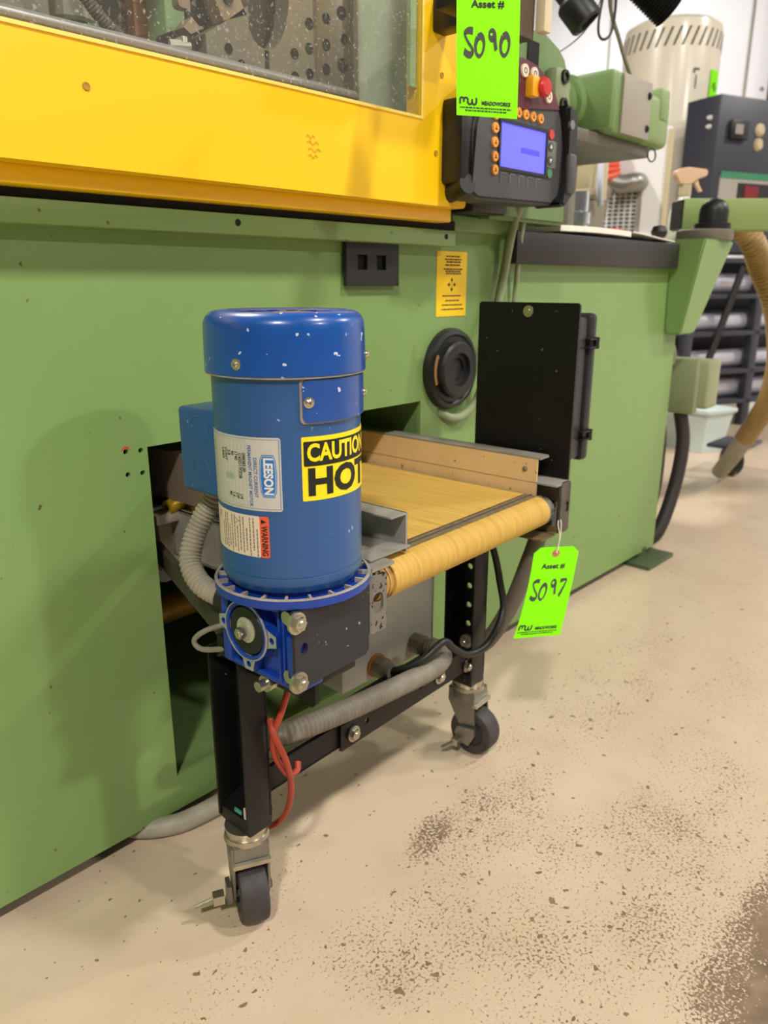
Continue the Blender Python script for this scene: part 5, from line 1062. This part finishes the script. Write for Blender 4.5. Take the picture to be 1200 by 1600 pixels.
# beige dosing unit with steel cylinder and white pipe
du = thing('dosing_unit', 'beige boxed dosing unit on a brown grey stand behind the terminal', 'machine', (2.08, 1.12, 0))
mb = MB(); mb.box((1.96, 1.085, 0.835), (2.06, 1.22, 0.955), 0.006); mb.box((1.952, 1.078, 0.842), (2.0, 1.23, 0.858), 0.003); mb.obj('upper_box', BEIGE, du, world=True)
mb = MB(); mb.box((1.97, 1.09, 0.0), (2.06, 1.21, 0.835), 0.006); mb.obj('stand', mat('brown_grey_stand', (128, 118, 98), 0.5), du, world=True)
mb = MB(); mb.lathe([(0, 0), (0.028, 0), (0.028, 0.04), (0.034, 0.044), (0.034, 0.07), (0.028, 0.074), (0.028, 0.12), (0, 0.12)], (1.86, 1.06, 0.72), seg=24); mb.cyl((1.86, 1.06, 0.80), (1.98, 1.10, 0.80), 0.010); mb.obj('steel_cylinder', mat('polished_steel', (206, 208, 216), 0.18, 0.9), du, world=True)
mb = MB(); mb.tube([(1.99, 1.075, 0.95), (1.975, 1.066, 0.91), (1.975, 1.064, 0.86), (1.995, 1.07, 0.82)], 0.008, 10); mb.obj('white_pipe', LAV, du, world=True)
# lavender wall cabinet far behind and a pale box with an orange lid
mb = MB(); mb.box((6.0, 3.05, 0.0), (6.29, 3.75, 2.05), 0.01); wlc = mb.obj('wall_locker', LAV); tag(wlc, 'tall pale lavender locker against the far white wall', 'locker')
mb = MB(); mb.box((6.02, 3.05, 2.05), (6.24, 3.5, 2.11), 0.01); mb.obj('locker_top', WHITE, wlc)
for z in (0.7, 1.4):
    mb = MB(); mb.box((5.992, 3.06, z - 0.004), (6.0, 3.74, z + 0.004)); mb.obj('door_line', GREYPL, wlc)
bx_ = thing('storage_box', 'pale beige box with orange lid corner on a grey pedestal', 'box', (2.9, 2.1, 0))
mb = MB(); mb.box((2.80, 2.0, 0.0), (3.05, 2.2, 1.22), 0.004); mb.obj('pedestal', GREYPL, bx_, world=True)
mb = MB(); mb.box((2.78, 1.98, 1.22), (3.06, 2.22, 1.37), 0.01); mb.box((2.77, 1.97, 1.37), (3.07, 2.23, 1.392), 0.004); mb.obj('box_body', mat('pale_beige_plastic', (214, 206, 186), 0.5), bx_, world=True)
mb = MB(); mb.box((2.76, 1.90, 1.30), (3.0, 1.97, 1.325), 0.004); mb.obj('orange_lid', mat('salmon_lid', (236, 128, 100), 0.5), bx_, world=True)

# dark slate cabinet on a rack
ra = R(-21.4); KM = Matrix.Translation((3.354, 1.308, 0)) @ Matrix.Rotation(ra, 4, 'Z')
sc = thing('chiller_cabinet', 'dark slate cabinet with small display standing on the rack', 'cabinet', (3.354, 1.308, 0.74), ra)
def K(lo, hi, bv=0.0): return MB().box(lo, hi, bv, M=KM)
def SO(m_, n, ma, p=None, **k): return m_.obj(n, ma, p or sc, world=True, **k)
SO(K((0, 0, 0.74), (0.75, 0.175, 1.335), 0.006), 'cabinet_body', SLATE)
for z in (1.255, 1.222):
    mb = MB(); mb.cyl(KM @ Vector((0.0, 0.045, z)), KM @ Vector((-0.014, 0.045, z)), 0.010, 0.006, 14); SO(mb, 'side_bolt', WHITE)
dp = SO(K((0.055, -0.022, 1.175), (0.155, 0.0, 1.245), 0.006), 'display', BLACK)
SO(K((0.072, -0.024, 1.192), (0.115, -0.021, 1.228)), 'display_glass', mat('display_grey', (150, 144, 138), 0.4), dp)
for z in (1.22, 1.165):
    mb = MB(); mb.lathe([(0, 0.012), (0.016, 0.012), (0.024, 0.006), (0.026, 0)], KM @ Vector((0.235, 0, z)), KM.to_3x3() @ Vector((0, -1, 0)), 20); SO(mb, 'gauge', BEIGE)
pn = SO(K((0.04, -0.004, 0.86), (0.45, 0.0, 1.04)), 'front_panel', mat('warm_grey_panel', (160, 154, 146), 0.5))
SO(K((0.04, -0.006, 1.03), (0.45, -0.003, 1.055)), 'panel_stripe', mat('green_stripe', (52, 128, 92), 0.5), pn)
SO(K((0.145, -0.008, 0.885), (0.40, -0.003, 1.015)), 'panel_window', mat('dark_window', (40, 34, 36), 0.3), pn)
SO(K((0.18, -0.011, 0.955), (0.26, -0.007, 1.005)), 'panel_readout', mat('deep_red', (120, 24, 34), 0.4), pn)
SO(K((0.08, -0.008, 0.872), (0.11, -0.003, 0.885)), 'panel_tag', STICK, pn)

rk = thing('pipe_rack', 'dark steel rack holding silver pipes under the slate cabinet', 'rack', (3.354, 1.308, 0), ra)
def RO(m_, n, ma, p=None, **k): return m_.obj(n, ma, p or rk, world=True, **k)
for u, v in ((-0.1, -0.045), (0.30, -0.045), (0.75, -0.045), (-0.1, 0.178), (0.75, 0.178)):
    RO(K((u, v, 0.0), (u + 0.045, v + 0.035, 0.70), 0.002), 'rack_post', SLATE)
RO(K((-0.1, 0.2, 0.05), (0.8, 0.21, 0.70)), 'rack_back', SLATE)
for z in (0.70, 0.555, 0.40, 0.235, 0.10):
    RO(K((-0.1, -0.045, z), (0.8, 0.20, z + 0.02), 0.002), 'rack_shelf', SLATE)
RO(MB().box((-0.02, -0.056, -0.25), (0.015, -0.047, 0.25), M=KM @ Matrix.Translation((0.10, 0, 0.45)) @ Matrix.Rotation(R(20), 4, 'Y')), 'rack_brace', BLACK)
for k, (z, r_, v) in enumerate(((0.5755 + 0.042, 0.042, 0.04), (0.5755 + 0.036, 0.036, 0.14), (0.4205 + 0.036, 0.036, 0.03), (0.4205 + 0.044, 0.044, 0.13), (0.2555 + 0.040, 0.040, 0.04), (0.1205 + 0.048, 0.048, 0.05), (0.2555 + 0.034, 0.034, 0.14))):
    mb = MB(); mb.cyl(KM @ Vector((-0.16, v, z)), KM @ Vector((0.85, v, z)), r_, seg=20)
    o = mb.obj('steel_pipe', mat('pale_galvanised', (206, 204, 214), 0.3, 0.35, vary=0.4, vscale=6, col2=(160, 158, 172))); tag(o, ('front silver pipe on the top open shelf of the rack', 'silver pipe lying behind the front one on the top open shelf', 'thinner silver pipe at the front of the middle shelf', 'thicker silver pipe behind on the middle shelf', 'front silver pipe on the shelf below the middle one', 'thickest silver pipe on the lowest rack shelf', 'thin silver pipe at the back of the shelf below the middle one')[k], 'pipe', 'pipes on the rack')
# pale bin on the floor in front of the rack
bn = thing('plastic_bin', 'pale plastic bin with a rim on the floor by the rack', 'bin', (2.98, 1.15, 0), R(-15))
Bm = ROOTM[bn.name]
mb = MB(); mb.hull([Bm @ Vector(p) for p in ((-0.06, -0.12, 0), (0.06, -0.12, 0), (-0.06, 0.10, 0), (0.06, 0.10, 0), (-0.08, -0.14, 0.15), (0.08, -0.14, 0.15), (-0.08, 0.12, 0.15), (0.08, 0.12, 0.15))]); mb.obj('bin_body', PALEBLUE, bn, world=True)
mb = MB(); mb.box((-0.09, -0.15, 0.148), (0.09, 0.13, 0.166), 0.005, M=Bm); mb.obj('bin_rim', PALEBLUE, bn, world=True)
# black caster base beside the hose end
ct = thing('caster_base', 'black wheeled base on the floor under the tan hose end', 'caster', (2.60, 0.86, 0))
mb = MB(); mb.lathe([(0, -0.02), (0.035, -0.02), (0.048, -0.014), (0.05, 0), (0.048, 0.014), (0.035, 0.02), (0, 0.02)], (2.62, 0.85, 0.05), (0.8, -0.6, 0), 28); mb.obj('wheel', BLACK, ct, world=True)
mb = MB(); mb.box((2.54, 0.79, 0.10), (2.72, 0.91, 0.112), 0.003); mb.box((2.60, 0.83, 0.05), (2.64, 0.836, 0.10)); mb.obj('plate', SLATE, ct, world=True)
